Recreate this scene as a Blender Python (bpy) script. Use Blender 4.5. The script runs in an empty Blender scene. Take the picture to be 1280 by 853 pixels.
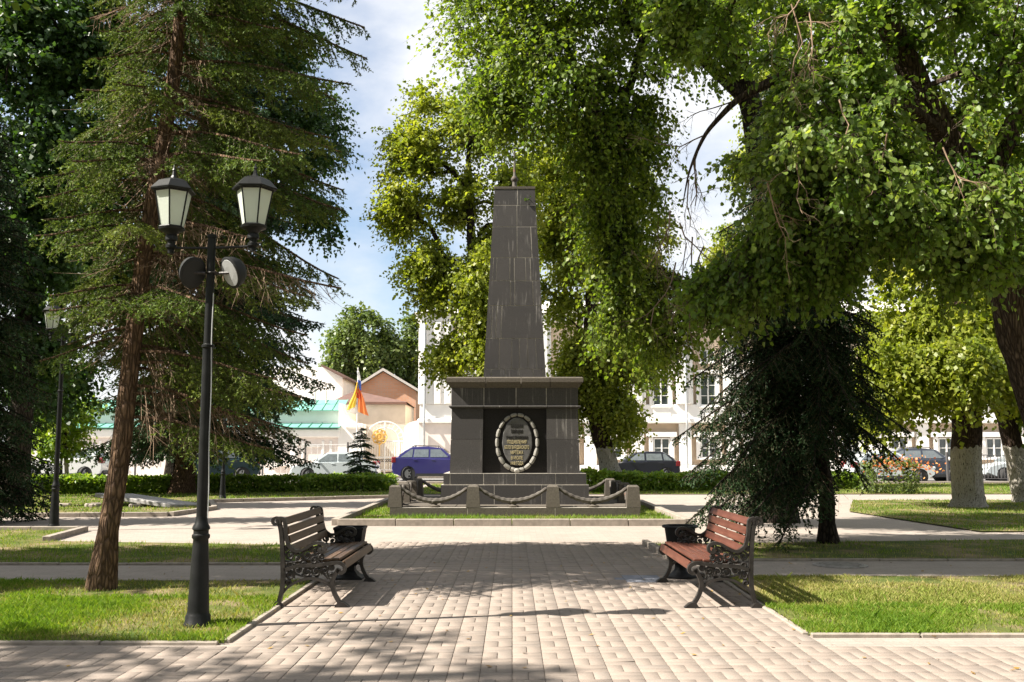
import bpy, bmesh, math, random
import numpy as np
from mathutils import Vector, Matrix

# ------------------------------------------------------------------ camera, sky, sun, exposure
SC = bpy.context.scene
COL = SC.collection
H_EYE, FPX = 1.55, 1244.0
PITCH = math.atan(136 / FPX)
cam_d = bpy.data.cameras.new("camera")
cam_d.sensor_width = 36.0
cam_d.lens = 36.0 * FPX / 1280.0
cam_d.clip_start, cam_d.clip_end = 0.1, 3000
cam = bpy.data.objects.new("camera", cam_d)
COL.objects.link(cam)
cam.location = (0, 0, H_EYE)
cam.rotation_euler = (math.pi / 2 + PITCH, 0, 0)
SC.camera = cam

SUN_EL, SUN_AZ = math.radians(46), math.radians(13)      # azimuth: how far the sun stands on the viewer's side of due left
SUNV = Vector((-math.cos(SUN_EL) * math.cos(SUN_AZ), -math.cos(SUN_EL) * math.sin(SUN_AZ), math.sin(SUN_EL)))
sl = bpy.data.lights.new("sun", 'SUN')
sl.energy, sl.angle, sl.color = 5.0, math.radians(0.53), (1.0, 0.93, 0.82)
so = bpy.data.objects.new("sun", sl)
COL.objects.link(so)
so.rotation_euler = (-SUNV).to_track_quat('-Z', 'Y').to_euler()
so.location = SUNV * 80

W = bpy.data.worlds.new("World")
SC.world = W
W.use_nodes = True
nt = W.node_tree
nt.nodes.clear()
wo = nt.nodes.new("ShaderNodeOutputWorld")
bg = nt.nodes.new("ShaderNodeBackground")
bg.inputs["Strength"].default_value = 0.062
sky = nt.nodes.new("ShaderNodeTexSky")
sky.sky_type = 'NISHITA'
sky.sun_disc = False
sky.sun_elevation = SUN_EL
sky.sun_rotation = math.atan2(SUNV.x, SUNV.y)
tc = nt.nodes.new("ShaderNodeTexCoord")
mp = nt.nodes.new("ShaderNodeMapping")
mp.inputs["Scale"].default_value = (1.0, 1.0, 1.9)
mp.inputs["Location"].default_value = (0.35, 0.1, 0.42)
ns = nt.nodes.new("ShaderNodeTexNoise")
ns.inputs["Scale"].default_value = 2.6
ns.inputs["Detail"].default_value = 7
ns.inputs["Roughness"].default_value = 0.55
rp = nt.nodes.new("ShaderNodeValToRGB")
rp.color_ramp.elements[0].position, rp.color_ramp.elements[1].position = 0.33, 0.53
mx = nt.nodes.new("ShaderNodeMix")
mx.data_type = 'RGBA'
mx.inputs[7].default_value = (5.6, 5.7, 5.9, 1)
nt.links.new(tc.outputs["Generated"], mp.inputs["Vector"])
nt.links.new(mp.outputs["Vector"], ns.inputs["Vector"])
nt.links.new(ns.outputs["Fac"], rp.inputs["Fac"])
nt.links.new(rp.outputs["Color"], mx.inputs[0])
nt.links.new(sky.outputs["Color"], mx.inputs[6])
nt.links.new(mx.outputs[2], bg.inputs["Color"])
nt.links.new(bg.outputs["Background"], wo.inputs["Surface"])

SC.view_settings.view_transform = 'Standard'
SC.view_settings.look = 'None'
SC.view_settings.exposure = 1.62
SC.view_settings.gamma = 1.0
SC.view_settings.use_curve_mapping = False
SC.render.engine = 'CYCLES'
SC.cycles.use_denoising = True
SC.cycles.max_bounces = 7
SC.cycles.diffuse_bounces = 4
SC.cycles.glossy_bounces = 3
SC.cycles.transmission_bounces = 5
SC.cycles.caustics_reflective = False
SC.cycles.caustics_refractive = False


# ------------------------------------------------------------------ survey helpers: photo pixel -> place on the ground / at a depth
def ray(px, py):
    u, v = (px - 640) / FPX, (426.5 - py) / FPX
    return u, math.cos(PITCH) - v * math.sin(PITCH), math.sin(PITCH) + v * math.cos(PITCH)


def G(px, py, z=0.0):
    a, b, c = ray(px, py)
    t = (z - H_EYE) / c
    return Vector((a * t, b * t, z))


def P(px, py, Y):
    a, b, c = ray(px, py)
    t = Y / b
    return Vector((a * t, Y, H_EYE + c * t))


def Z(py, Y):
    return P(640, py, Y).z


# ------------------------------------------------------------------ mesh helpers
class MB:
    def __init__(s):
        s.v, s.f, s.m = [], [], []

    def add(s, vs, fs, mi=0):
        o = len(s.v)
        s.v += [tuple(p) for p in vs]
        s.f += [tuple(i + o for i in f) for f in fs]
        s.m += [mi] * len(fs)

    def box(s, c, size, rz=0.0, mi=0, top=1.0, rot=None):
        x, y, z = size[0] / 2, size[1] / 2, size[2] / 2
        pts = [(-x, -y, -z), (x, -y, -z), (x, y, -z), (-x, y, -z),
               (-x * top, -y * top, z), (x * top, -y * top, z), (x * top, y * top, z), (-x * top, y * top, z)]
        M = (rot if rot is not None else Matrix.Rotation(rz, 3, 'Z'))
        s.add([M @ Vector(p) + Vector(c) for p in pts],
              [(0, 3, 2, 1), (4, 5, 6, 7), (0, 1, 5, 4), (1, 2, 6, 5), (2, 3, 7, 6), (3, 0, 4, 7)], mi)

    def bbox(s, c, size, b=0.01, mi=0, rot=None):
        """box with chamfered edges"""
        M = rot if rot is not None else Matrix.Identity(3)
        hx, hy, hz = size[0] / 2, size[1] / 2, size[2] / 2
        vs, idx = [], {}
        for sx in (-1, 1):
            for sy in (-1, 1):
                for sz in (-1, 1):
                    for k, d in enumerate(((hx, hy - b, hz - b), (hx - b, hy, hz - b), (hx - b, hy - b, hz))):
                        idx[sx, sy, sz, k] = len(vs)
                        vs.append(M @ Vector((sx * d[0], sy * d[1], sz * d[2])) + Vector(c))
        I = lambda a, b_, c_, k: idx[a, b_, c_, k]
        fs = []
        for q in (-1, 1):
            fs.append([I(q, -1, -1, 0), I(q, 1, -1, 0), I(q, 1, 1, 0), I(q, -1, 1, 0)][::q])
            fs.append([I(-1, q, -1, 1), I(1, q, -1, 1), I(1, q, 1, 1), I(-1, q, 1, 1)][::-q])
            fs.append([I(-1, -1, q, 2), I(1, -1, q, 2), I(1, 1, q, 2), I(-1, 1, q, 2)][::q])
        for p in (-1, 1):
            for q in (-1, 1):
                fs.append([I(p, q, -1, 0), I(p, q, -1, 1), I(p, q, 1, 1), I(p, q, 1, 0)][::p * q])
                fs.append([I(p, -1, q, 0), I(p, 1, q, 0), I(p, 1, q, 2), I(p, -1, q, 2)][::p * q])
                fs.append([I(-1, p, q, 1), I(-1, p, q, 2), I(1, p, q, 2), I(1, p, q, 1)][::p * q])
        for a in (-1, 1):
            for b_ in (-1, 1):
                for c_ in (-1, 1):
                    fs.append([I(a, b_, c_, 0), I(a, b_, c_, 1), I(a, b_, c_, 2)][::a * b_ * c_])
        s.add(vs, fs, mi)

    def frustum(s, c, lo, hi, z0, z1, mi=0):
        """square-plan frustum round c=(x,y): half sizes lo, hi as (x, y)"""
        pts = [(c[0] + sx * lo[0], c[1] + sy * lo[1], z0) for sx, sy in ((-1, -1), (1, -1), (1, 1), (-1, 1))]
        pts += [(c[0] + sx * hi[0], c[1] + sy * hi[1], z1) for sx, sy in ((-1, -1), (1, -1), (1, 1), (-1, 1))]
        s.add(pts, [(0, 3, 2, 1), (4, 5, 6, 7), (0, 1, 5, 4), (1, 2, 6, 5), (2, 3, 7, 6), (3, 0, 4, 7)], mi)

    def prism(s, poly, t, fn, mi=0):
        """poly: 2D outline; t=(t0, t1); fn(a, b, t) -> 3D"""
        n = len(poly)
        vs = [fn(a, b, t[0]) for a, b in poly] + [fn(a, b, t[1]) for a, b in poly]
        fs = [tuple(range(n))[::-1], tuple(range(n, 2 * n))]
        fs += [(i, (i + 1) % n, n + (i + 1) % n, n + i) for i in range(n)]
        s.add(vs, fs, mi)

    def tube(s, pts, r, n=8, mi=0, cap=True, up=None):
        pts = [Vector(p) for p in pts]
        rs = r if isinstance(r, (list, tuple, np.ndarray)) else [r] * len(pts)
        ref = Vector(up) if up else None
        vs, m = [], len(pts)
        prev = None
        for i, p in enumerate(pts):
            d = (pts[min(i + 1, m - 1)] - pts[max(i - 1, 0)])
            d = d.normalized() if d.length > 1e-9 else Vector((0, 0, 1))
            if prev is None:
                a = ref or (Vector((1, 0, 0)) if abs(d.x) < 0.8 else Vector((0, 1, 0)))
            else:
                a = prev
            a = (a - d * a.dot(d))
            a = a.normalized() if a.length > 1e-6 else d.orthogonal().normalized()
            prev = a
            b = d.cross(a)
            for k in range(n):
                w = 2 * math.pi * k / n
                vs.append(p + (a * math.cos(w) + b * math.sin(w)) * rs[i])
        fs = [(i * n + k, i * n + (k + 1) % n, (i + 1) * n + (k + 1) % n, (i + 1) * n + k) for i in range(m - 1) for k in range(n)]
        if cap:
            fs += [tuple(range(n))[::-1], tuple(range((m - 1) * n, m * n))]
        s.add(vs, fs, mi)

    def lathe(s, prof, n=16, c=(0, 0, 0), mi=0, rot0=0.0, cap=True):
        vs = []
        for r, z in prof:
            for k in range(n):
                w = 2 * math.pi * k / n + rot0
                vs.append((c[0] + r * math.cos(w), c[1] + r * math.sin(w), c[2] + z))
        m = len(prof)
        fs = [(i * n + k, i * n + (k + 1) % n, (i + 1) * n + (k + 1) % n, (i + 1) * n + k) for i in range(m - 1) for k in range(n)]
        if cap:
            fs += [tuple(range(n))[::-1], tuple(range((m - 1) * n, m * n))]
        s.add(vs, fs, mi)

    def mesh(s, name, mats, smooth=False):
        me = bpy.data.meshes.new(name)
        me.from_pydata(s.v, [], s.f)
        for m in (mats if isinstance(mats, (list, tuple)) else [mats]):
            me.materials.append(m)
        if any(s.m):
            me.polygons.foreach_set("material_index", s.m)
        if smooth:
            me.shade_smooth() if hasattr(me, "shade_smooth") else me.polygons.foreach_set("use_smooth", [True] * len(me.polygons))
            try:
                me.set_sharp_from_angle(angle=math.radians(42))
            except Exception:
                pass
        me.update()
        return me

    def build(s, name, mats, parent=None, smooth=False, loc=None, rz=0.0):
        return link(name, s.mesh(name, mats, smooth), parent, loc, rz)


def link(name, me, parent=None, loc=None, rz=0.0):
    o = bpy.data.objects.new(name, me)
    COL.objects.link(o)
    if parent is not None:
        o.parent = parent
    if loc is not None:
        o.location = loc
    if rz:
        o.rotation_euler = (0, 0, rz)
    return o


def tag(o, label=None, cat=None, group=None, kind=None):
    for k, v in (("label", label), ("category", cat), ("group", group), ("kind", kind)):
        if v:
            o[k] = v
    return o


def thing(name, label, cat, loc=(0, 0, 0), rz=0.0, group=None):
    o = link(name, None, None, loc, rz)
    return tag(o, label, cat, group)


def copy_tree(o, parent=None):
    kids = [c for c in CHILD.get(o.name, o.children)]
    c = o.copy()
    COL.objects.link(c)
    c.parent = parent
    for k in kids:
        copy_tree(k, c)
    return c


CHILD = {}


def np_mesh(name, V, F, mat, attrs=None, smooth=False):
    """V (N,3), F (M,k) -> mesh, fast"""
    me = bpy.data.meshes.new(name)
    V = np.asarray(V, dtype=np.float32)
    F = np.asarray(F, dtype=np.int32)
    M, k = F.shape
    me.vertices.add(len(V))
    me.vertices.foreach_set("co", V.ravel())
    me.loops.add(M * k)
    me.loops.foreach_set("vertex_index", F.ravel())
    me.polygons.add(M)
    me.polygons.foreach_set("loop_start", np.arange(0, M * k, k, dtype=np.int32))
    try:
        me.polygons.foreach_set("loop_total", np.full(M, k, dtype=np.int32))
    except Exception:
        pass
    if smooth:
        me.polygons.foreach_set("use_smooth", np.ones(M, dtype=bool))
    me.materials.append(mat)
    for n, a in (attrs or {}).items():
        at = me.attributes.new(n, 'FLOAT', 'POINT')
        at.data.foreach_set("value", np.asarray(a, dtype=np.float32))
    me.update(calc_edges=True)
    return me


# ------------------------------------------------------------------ materials
class MT:
    """tiny node-graph helper"""
    def __init__(s, name):
        s.m = bpy.data.materials.new(name)
        s.m.use_nodes = True
        s.t = s.m.node_tree
        s.t.nodes.clear()
        s.out = s.t.nodes.new("ShaderNodeOutputMaterial")
        s.b = s.t.nodes.new("ShaderNodeBsdfPrincipled")
        s.t.links.new(s.b.outputs[0], s.out.inputs[0])

    def n(s, typ, **kw):
        nd = s.t.nodes.new("ShaderNode" + typ)
        for k, v in kw.items():
            if hasattr(nd, k):
                setattr(nd, k, v)
            else:
                nd.inputs[k].default_value = v
        return nd

    def l(s, a, b):
        s.t.links.new(a, b)

    def vec(s, kind="Object", scale=(1, 1, 1), rot=(0, 0, 0)):
        if kind == "Position":
            src = s.n("NewGeometry").outputs["Position"]
        else:
            src = s.n("TexCoord").outputs[kind]
        mp = s.n("Mapping")
        mp.inputs["Scale"].default_value = scale
        mp.inputs["Rotation"].default_value = rot
        s.l(src, mp.inputs["Vector"])
        return mp.outputs["Vector"]

    def noise(s, vec, scale, detail=5, rough=0.55):
        nd = s.n("TexNoise")
        nd.inputs["Scale"].default_value = scale
        nd.inputs["Detail"].default_value = detail
        nd.inputs["Roughness"].default_value = rough
        s.l(vec, nd.inputs["Vector"])
        return nd.outputs["Fac"]

    def ramp(s, fac, stops):
        r = s.n("ValToRGB")
        e = r.color_ramp.elements
        while len(e) < len(stops):
            e.new(0.5)
        for i, (p, c) in enumerate(stops):
            e[i].position = p
            e[i].color = (*c, 1) if len(c) == 3 else c
        s.l(fac, r.inputs["Fac"])
        return r.outputs["Color"]

    def mix(s, fac, a, b, mode='MIX'):
        m = s.n("Mix")
        m.data_type = 'RGBA'
        m.blend_type = mode
        for sock, v in ((m.inputs[0], fac), (m.inputs[6], a), (m.inputs[7], b)):
            if isinstance(v, (int, float)):
                sock.default_value = v
            elif isinstance(v, tuple):
                sock.default_value = (*v, 1) if len(v) == 3 else v
            else:
                s.l(v, sock)
        return m.outputs[2]

    def math(s, op, a, b=0.0):
        m = s.n("Math")
        m.operation = op
        for sock, v in ((m.inputs[0], a), (m.inputs[1], b)):
            if isinstance(v, (int, float)):
                sock.default_value = v
            else:
                s.l(v, sock)
        return m.outputs[0]

    def attr(s, name):
        return s.n("Attribute", attribute_name=name).outputs["Fac"]

    def rand(s):
        return s.n("ObjectInfo").outputs["Random"]

    def base(s, c):
        if isinstance(c, tuple):
            s.b.inputs["Base Color"].default_value = (*c, 1)
        else:
            s.l(c, s.b.inputs["Base Color"])

    def set(s, rough=0.5, metal=0.0, spec=None):
        if isinstance(rough, (int, float)):
            s.b.inputs["Roughness"].default_value = rough
        else:
            s.l(rough, s.b.inputs["Roughness"])
        s.b.inputs["Metallic"].default_value = metal
        if spec is not None:
            s.b.inputs["Specular IOR Level"].default_value = spec
        return s

    def bump(s, h, strength=0.3, dist=0.01):
        b = s.n("Bump")
        b.inputs["Strength"].default_value = strength
        b.inputs["Distance"].default_value = dist
        s.l(h, b.inputs["Height"])
        s.l(b.outputs[0], s.b.inputs["Normal"])


def simple(name, c, rough=0.5, metal=0.0, var=0.12, scale=6, bump=0.0, spec=None):
    t = MT(name)
    v = t.vec("Object")
    f = t.noise(v, scale)
    lo = tuple(x * (1 - var) for x in c)
    hi = tuple(min(1, x * (1 + var)) for x in c)
    t.base(t.ramp(f, [(0.3, lo), (0.7, hi)]))
    t.set(rough, metal, spec)
    if bump:
        t.bump(t.noise(v, scale * 8), bump, 0.005)
    return t.m


def leaf_mat(name, c0, c1, c2, trans=0.42, tcol=None, rough=0.42, spec=0.3):
    """c0 dark, c1 mid, c2 pale leaf colours picked leaf by leaf"""
    t = MT(name)
    a = t.attr("tint")
    col = t.ramp(a, [(0.05, c0), (0.5, c1), (0.95, c2)])
    t.base(col)
    t.set(rough, 0, spec)
    tr = t.n("BsdfTranslucent")
    tcl = t.mix(1.0, col, tcol or (1.9, 1.9, 0.7), 'MULTIPLY')
    t.l(tcl, tr.inputs["Color"])
    ms = t.n("MixShader")
    ms.inputs[0].default_value = trans
    t.l(t.b.outputs[0], ms.inputs[1])
    t.l(tr.outputs[0], ms.inputs[2])
    t.l(ms.outputs[0], t.out.inputs[0])
    return t.m


def bark_mat(name, lo, hi, vs=7.0, wash=None, wash_h=1.6, stretch=0.25):
    t = MT(name)
    v = t.vec("Object", (1, 1, stretch))
    f = t.noise(v, vs * 2.2, 8, 0.7)
    f2 = t.noise(v, vs * 6, 4, 0.6)
    vo = t.n("TexVoronoi", feature='DISTANCE_TO_EDGE')
    vo.inputs["Scale"].default_value = vs * 2.6
    t.l(v, vo.inputs["Vector"])
    crack = t.ramp(vo.outputs["Distance"], [(0.02, (0, 0, 0)), (0.22, (1, 1, 1))])
    c = t.ramp(f, [(0.34, lo), (0.64, hi)])
    c = t.mix(crack, t.mix(0.75, c, tuple(x * 0.45 for x in lo)), c)
    if wash:
        sep = t.n("SeparateXYZ")
        t.l(t.vec("Object"), sep.inputs[0])
        z = t.math('ADD', sep.outputs[2], t.math('MULTIPLY', t.noise(t.vec("Object"), 5, 4), -0.5))
        k = t.math('LESS_THAN', z, wash_h - 0.25)
        k = t.math('MULTIPLY', k, t.math('LESS_THAN', f2, 0.60))
        c = t.mix(k, c, t.ramp(f, [(0.3, tuple(x * 0.8 for x in wash)), (0.7, wash)]))
    t.base(c)
    t.set(0.9, 0, 0.08)
    t.bump(t.math('ADD', t.math('ADD', f, t.math('MULTIPLY', f2, 0.4)), t.math('MULTIPLY', crack, 0.6)), 1.0, 0.035)
    return t.m


M = {}
# dark granite with pale lime runs
t = MT("granite")
v = t.vec("Object")
rnd = t.rand()
f = t.noise(v, 60, 3, 0.7)
f2 = t.noise(v, 1.6, 5)
c = t.ramp(f, [(0.35, (0.039, 0.0375, 0.038)), (0.6, (0.080, 0.077, 0.077))])
c = t.mix(t.math('MULTIPLY', f2, 0.6), c, (0.075, 0.066, 0.059))
c = t.mix(t.math('MULTIPLY', rnd, 0.5), c, (0.031, 0.030, 0.031))
vs = t.vec("Position", (9, 9, 0.35))
where = t.ramp(t.noise(t.vec("Position"), 1.7, 4, 0.6), [(0.46, (0, 0, 0)), (0.62, (1, 1, 1))])
st = t.mix(1.0, t.ramp(t.noise(vs, 2.0, 5, 0.62), [(0.56, (0, 0, 0)), (0.66, (0.7, 0.7, 0.7))]), where, 'MULTIPLY')
c = t.mix(st, c, (0.26, 0.245, 0.23))
t.base(c)
t.set(t.ramp(f2, [(0.3, (0.42,) * 3), (0.7, (0.7,) * 3)]), 0, 0.12)
t.bump(f, 0.15, 0.003)
M['granite'] = t.m
t = MT("rough_granite")
v = t.vec("Object")
f = t.noise(v, 24, 6, 0.7)
f2 = t.noise(v, 3, 4)
t.base(t.mix(f2, t.ramp(f, [(0.3, (0.055, 0.048, 0.041)), (0.7, (0.15, 0.134, 0.115))]), (0.10, 0.086, 0.07)))
t.set(0.85, 0, 0.12)
t.bump(f, 0.5, 0.01)
M['rough_granite'] = t.m
M['mortar'] = simple("pale_mortar", (0.36, 0.33, 0.29), 0.9, scale=14, var=0.3)
M['black_granite'] = simple("black_granite", (0.020, 0.018, 0.018), 0.5, scale=30, var=0.3, spec=0.12)
M['plaque'] = simple("plaque_stone", (0.10, 0.097, 0.095), 0.45, scale=8, var=0.25, spec=0.2)
M['wreath'] = simple("wreath_stone", (0.23, 0.218, 0.195), 0.7, scale=20, var=0.25, bump=0.3)
M['letter'] = simple("gilt_letter", (0.62, 0.52, 0.30), 0.5, scale=20, var=0.2)
t = MT("chain_iron")
v = t.vec("Object")
t.base(t.ramp(t.noise(v, 4, 4), [(0.38, (0.105, 0.093, 0.08)), (0.6, (0.065, 0.055, 0.046)), (0.72, (0.12, 0.055, 0.03))]))
t.set(0.75, 0.2)
M['chain'] = t.m
M['iron'] = simple("cast_iron", (0.014, 0.014, 0.014), 0.5, 0.0, var=0.3, scale=12, bump=0.25, spec=0.2)
M['iron_worn'] = simple("worn_cast_iron", (0.024, 0.021, 0.019), 0.42, 0.0, var=0.55, scale=14, bump=0.3, spec=0.3)
M['lamp_black'] = simple("lamp_black", (0.011, 0.0115, 0.0115), 0.4, 0.0, var=0.4, scale=7, bump=0.15, spec=0.2)


def wood(name, lo, hi, rough=0.42):
    t = MT(name)
    v = t.vec("Object", (14, 0.9, 14))
    f = t.noise(v, 2.6, 8, 0.6)
    c = t.ramp(f, [(0.3, lo), (0.7, hi)])
    c = t.mix(t.math('MULTIPLY', t.rand(), 0.45), c, tuple(x * 0.55 for x in lo))
    w = t.ramp(t.noise(t.vec("Object"), 5, 5, 0.7), [(0.58, (0, 0, 0)), (0.70, (0.25, 0.25, 0.25))])
    c = t.mix(w, c, tuple(min(1, x * 1.7 + 0.02) for x in hi))
    t.base(c)
    t.set(rough, 0, 0.2)
    t.bump(f, 0.25, 0.003)
    return t.m


M['wood_dark'] = wood("dark_brown_wood", (0.058, 0.033, 0.018), (0.122, 0.073, 0.042))
M['wood_red'] = wood("red_brown_wood", (0.072, 0.025, 0.017), (0.150, 0.057, 0.037), 0.38)
M['bin'] = simple("bin_metal", (0.012, 0.012, 0.013), 0.5, 0.0, var=0.4, scale=9, bump=0.2, spec=0.2)
t = MT("frosted_glass")
t.base((0.72, 0.76, 0.70))
t.set(0.28, 0, 0.5)
tr = t.n("BsdfTranslucent")
tr.inputs["Color"].default_value = (0.85, 0.9, 0.82, 1)
ms = t.n("MixShader")
ms.inputs[0].default_value = 0.45
t.l(t.b.outputs[0], ms.inputs[1])
t.l(tr.outputs[0], ms.inputs[2])
t.l(ms.outputs[0], t.out.inputs[0])
M['frost'] = t.m
M['speaker_grey'] = simple("speaker_grey", (0.33, 0.34, 0.34), 0.6, var=0.15)
M['speaker_black'] = simple("speaker_black", (0.02, 0.021, 0.022), 0.55, var=0.2, spec=0.2)

# paving stones: colour by stone
t = MT("paving_stone")
a = t.math('FRACT', t.math('ADD', t.attr("tint"), t.rand()))
v = t.vec("Position")
c = t.ramp(a, [(0.0, (0.228, 0.188, 0.160)), (0.35, (0.250, 0.206, 0.175)), (0.7, (0.262, 0.216, 0.183)), (1.0, (0.236, 0.200, 0.174))])
f = t.noise(v, 90, 4, 0.7)
c = t.mix(0.6, c, t.ramp(f, [(0.3, (0.30,) * 3), (0.7, (0.66,) * 3)]), 'OVERLAY')
g = t.noise(v, 1.3, 6, 0.65)
c = t.mix(t.ramp(g, [(0.42, (0, 0, 0)), (0.72, (0.55, 0.55, 0.55))]), c, (0.17, 0.148, 0.128))
c = t.mix(t.math('MULTIPLY', t.attr("blue"), 0.42), c, (0.10, 0.17, 0.28))
t.base(c)
t.set(0.85, 0, 0.25)
t.bump(f, 0.25, 0.003)
M['stone'] = t.m
M['joint'] = simple("joint_sand", (0.185, 0.157, 0.132), 0.95, scale=25, var=0.35)


def brickish(name, base_c, joint, sx, sy, rough=0.85, mort=0.035, blend=0.5, off=0.5):
    t = MT(name)
    v = t.vec("Position")
    b = t.n("TexBrick")
    b.offset = off
    b.inputs["Scale"].default_value = 1.0
    b.inputs["Brick Width"].default_value = sx
    b.inputs["Row Height"].default_value = sy
    b.inputs["Mortar Size"].default_value = mort * min(sx, sy)
    b.inputs["Color1"].default_value = (*[x * (1 - 0.14 * blend) for x in base_c], 1)
    b.inputs["Color2"].default_value = (*[x * (1 + 0.14 * blend) for x in base_c], 1)
    b.inputs["Mortar"].default_value = (*joint, 1)
    t.l(v, b.inputs["Vector"])
    g = t.noise(v, 0.9, 6, 0.65)
    c = t.mix(t.ramp(g, [(0.45, (0, 0, 0)), (0.75, (0.45,) * 3)]), b.outputs["Color"], tuple(x * 0.65 for x in base_c))
    f = t.noise(v, 60, 3, 0.7)
    c = t.mix(0.5, c, t.ramp(f, [(0.3, (0.35,) * 3), (0.7, (0.62,) * 3)]), 'OVERLAY')
    t.base(c)
    t.set(rough, 0, 0.25)
    return t.m


M['path'] = brickish("path_paving", (0.30, 0.258, 0.225), (0.22, 0.19, 0.165), 0.226, 0.113)
M['kerb'] = simple("kerb_concrete", (0.25, 0.215, 0.18), 0.9, scale=9, var=0.25, bump=0.3)
M['asphalt'] = simple("asphalt", (0.16, 0.155, 0.15), 0.9, scale=3, var=0.25, bump=0.2)
M['sidewalk'] = simple("sidewalk_concrete", (0.38, 0.345, 0.31), 0.9, scale=1.2, var=0.15)

# earth under grass, with bare dry patches
t = MT("lawn_earth")
v = t.vec("Position")
f = t.noise(v, 1.1, 6, 0.6)
f2 = t.noise(v, 18, 5, 0.7)
c = t.ramp(f, [(0.34, (0.055, 0.085, 0.018)), (0.48, (0.09, 0.10, 0.03)), (0.57, (0.16, 0.13, 0.07)), (0.70, (0.22, 0.17, 0.105))])
c = t.mix(0.5, c, t.ramp(f2, [(0.3, (0.25,) * 3), (0.7, (0.75,) * 3)]), 'OVERLAY')
t.base(c)
t.set(0.95, 0, 0.1)
t.bump(f2, 0.6, 0.03)
M['earth'] = t.m
M['grass'] = leaf_mat("grass_blades", (0.085, 0.165, 0.014), (0.145, 0.23, 0.022), (0.28, 0.30, 0.075), 0.42, (1.5, 1.5, 0.6), 0.6)
M['grass_dry'] = leaf_mat("dry_grass_blades", (0.16, 0.21, 0.03), (0.28, 0.27, 0.08), (0.42, 0.34, 0.16), 0.3, (1.4, 1.35, 0.7), 0.7)

M['leaf_linden'] = leaf_mat("linden_leaves", (0.066, 0.122, 0.019), (0.115, 0.180, 0.028), (0.205, 0.255, 0.07), 0.48)
M['leaf_yellow'] = leaf_mat("yellow_green_leaves", (0.115, 0.155, 0.018), (0.185, 0.225, 0.026), (0.28, 0.29, 0.06), 0.48, (1.7, 1.7, 0.6))
M['leaf_glow'] = leaf_mat("sunlit_linden_leaves", (0.072, 0.125, 0.018), (0.115, 0.170, 0.022), (0.19, 0.23, 0.045), 0.50, (1.8, 1.8, 0.6))  # backlight of the overhanging boughs put into the leaf colour
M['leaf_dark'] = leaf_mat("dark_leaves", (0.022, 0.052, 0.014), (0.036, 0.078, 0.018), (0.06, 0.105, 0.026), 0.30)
M['leaf_birch'] = leaf_mat("birch_leaves", (0.07, 0.11, 0.03), (0.10, 0.14, 0.04), (0.14, 0.17, 0.055), 0.35)
M['leaf_hedge'] = leaf_mat("hedge_leaves", (0.09, 0.17, 0.022), (0.16, 0.25, 0.032), (0.26, 0.32, 0.06), 0.35)
M['leaf_orange'] = leaf_mat("orange_blooms", (0.50, 0.13, 0.04), (0.62, 0.20, 0.06), (0.70, 0.34, 0.12), 0.3, (1, 1, 1))
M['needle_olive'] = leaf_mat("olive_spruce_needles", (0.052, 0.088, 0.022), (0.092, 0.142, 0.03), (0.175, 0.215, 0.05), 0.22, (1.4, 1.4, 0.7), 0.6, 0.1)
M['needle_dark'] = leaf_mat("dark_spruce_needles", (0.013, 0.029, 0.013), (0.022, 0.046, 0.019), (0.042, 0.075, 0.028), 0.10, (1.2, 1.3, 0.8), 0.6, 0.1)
M['needle_young'] = leaf_mat("young_spruce_needles", (0.025, 0.055, 0.028), (0.045, 0.085, 0.04), (0.075, 0.12, 0.05), 0.12, (1.2, 1.3, 0.8), 0.6, 0.1)
M['bark_spruce'] = bark_mat("spruce_bark", (0.095, 0.062, 0.043), (0.26, 0.165, 0.105), 9.0)
M['bark_dark'] = bark_mat("dark_bark", (0.022, 0.018, 0.015), (0.075, 0.06, 0.048), 7.0)
M['bark_linden'] = bark_mat("linden_bark", (0.05, 0.036, 0.028), (0.17, 0.125, 0.095), 8.0, stretch=0.16)
M['bark_wash'] = bark_mat("limewashed_bark", (0.03, 0.02, 0.016), (0.10, 0.07, 0.052), 8.0, (0.44, 0.41, 0.36), 1.62, 0.2)
M['twig'] = simple("dead_twig", (0.20, 0.135, 0.085), 0.9, scale=20, var=0.35)
M['twig_green'] = simple('spruce_twig', (0.075, 0.06, 0.03), 0.9, scale=20, var=0.35)
M['bark_birch'] = bark_mat("pale_bark", (0.30, 0.27, 0.24), (0.6, 0.57, 0.52), 6.0)

M['plaster_white'] = simple("white_plaster", (0.84, 0.82, 0.79), 0.9, scale=1.5, var=0.05)
M['plaster_peach'] = simple("peach_plaster", (0.76, 0.61, 0.46), 0.9, scale=1.5, var=0.08)
M['plaster_pink'] = simple("pinkish_plaster", (0.76, 0.68, 0.63), 0.9, scale=1.5, var=0.08)
M['plaster_grey'] = simple("grey_plaster", (0.54, 0.52, 0.49), 0.9, scale=1.5, var=0.1)
M['roof_green'] = simple("green_sheet_roof", (0.14, 0.36, 0.29), 0.45, 0.0, scale=2, var=0.12)
M['roof_brown'] = simple("brown_sheet_roof", (0.13, 0.075, 0.06), 0.5, 0.0, scale=2, var=0.15)
M['brick_wall'] = None
t = MT("red_brick_wall")
b = t.n("TexBrick")
b.inputs["Scale"].default_value = 1.0
b.inputs["Brick Width"].default_value = 0.5
b.inputs["Row Height"].default_value = 0.16
b.inputs["Mortar Size"].default_value = 0.014
b.inputs["Color1"].default_value = (0.64, 0.33, 0.20, 1)
b.inputs["Color2"].default_value = (0.68, 0.38, 0.25, 1)
b.inputs["Mortar"].default_value = (0.5, 0.42, 0.36, 1)
t.l(t.vec("Position", rot=(math.pi / 2, 0, 0)), b.inputs["Vector"])
g = t.noise(t.vec("Position"), 0.8, 5, 0.6)
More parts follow.
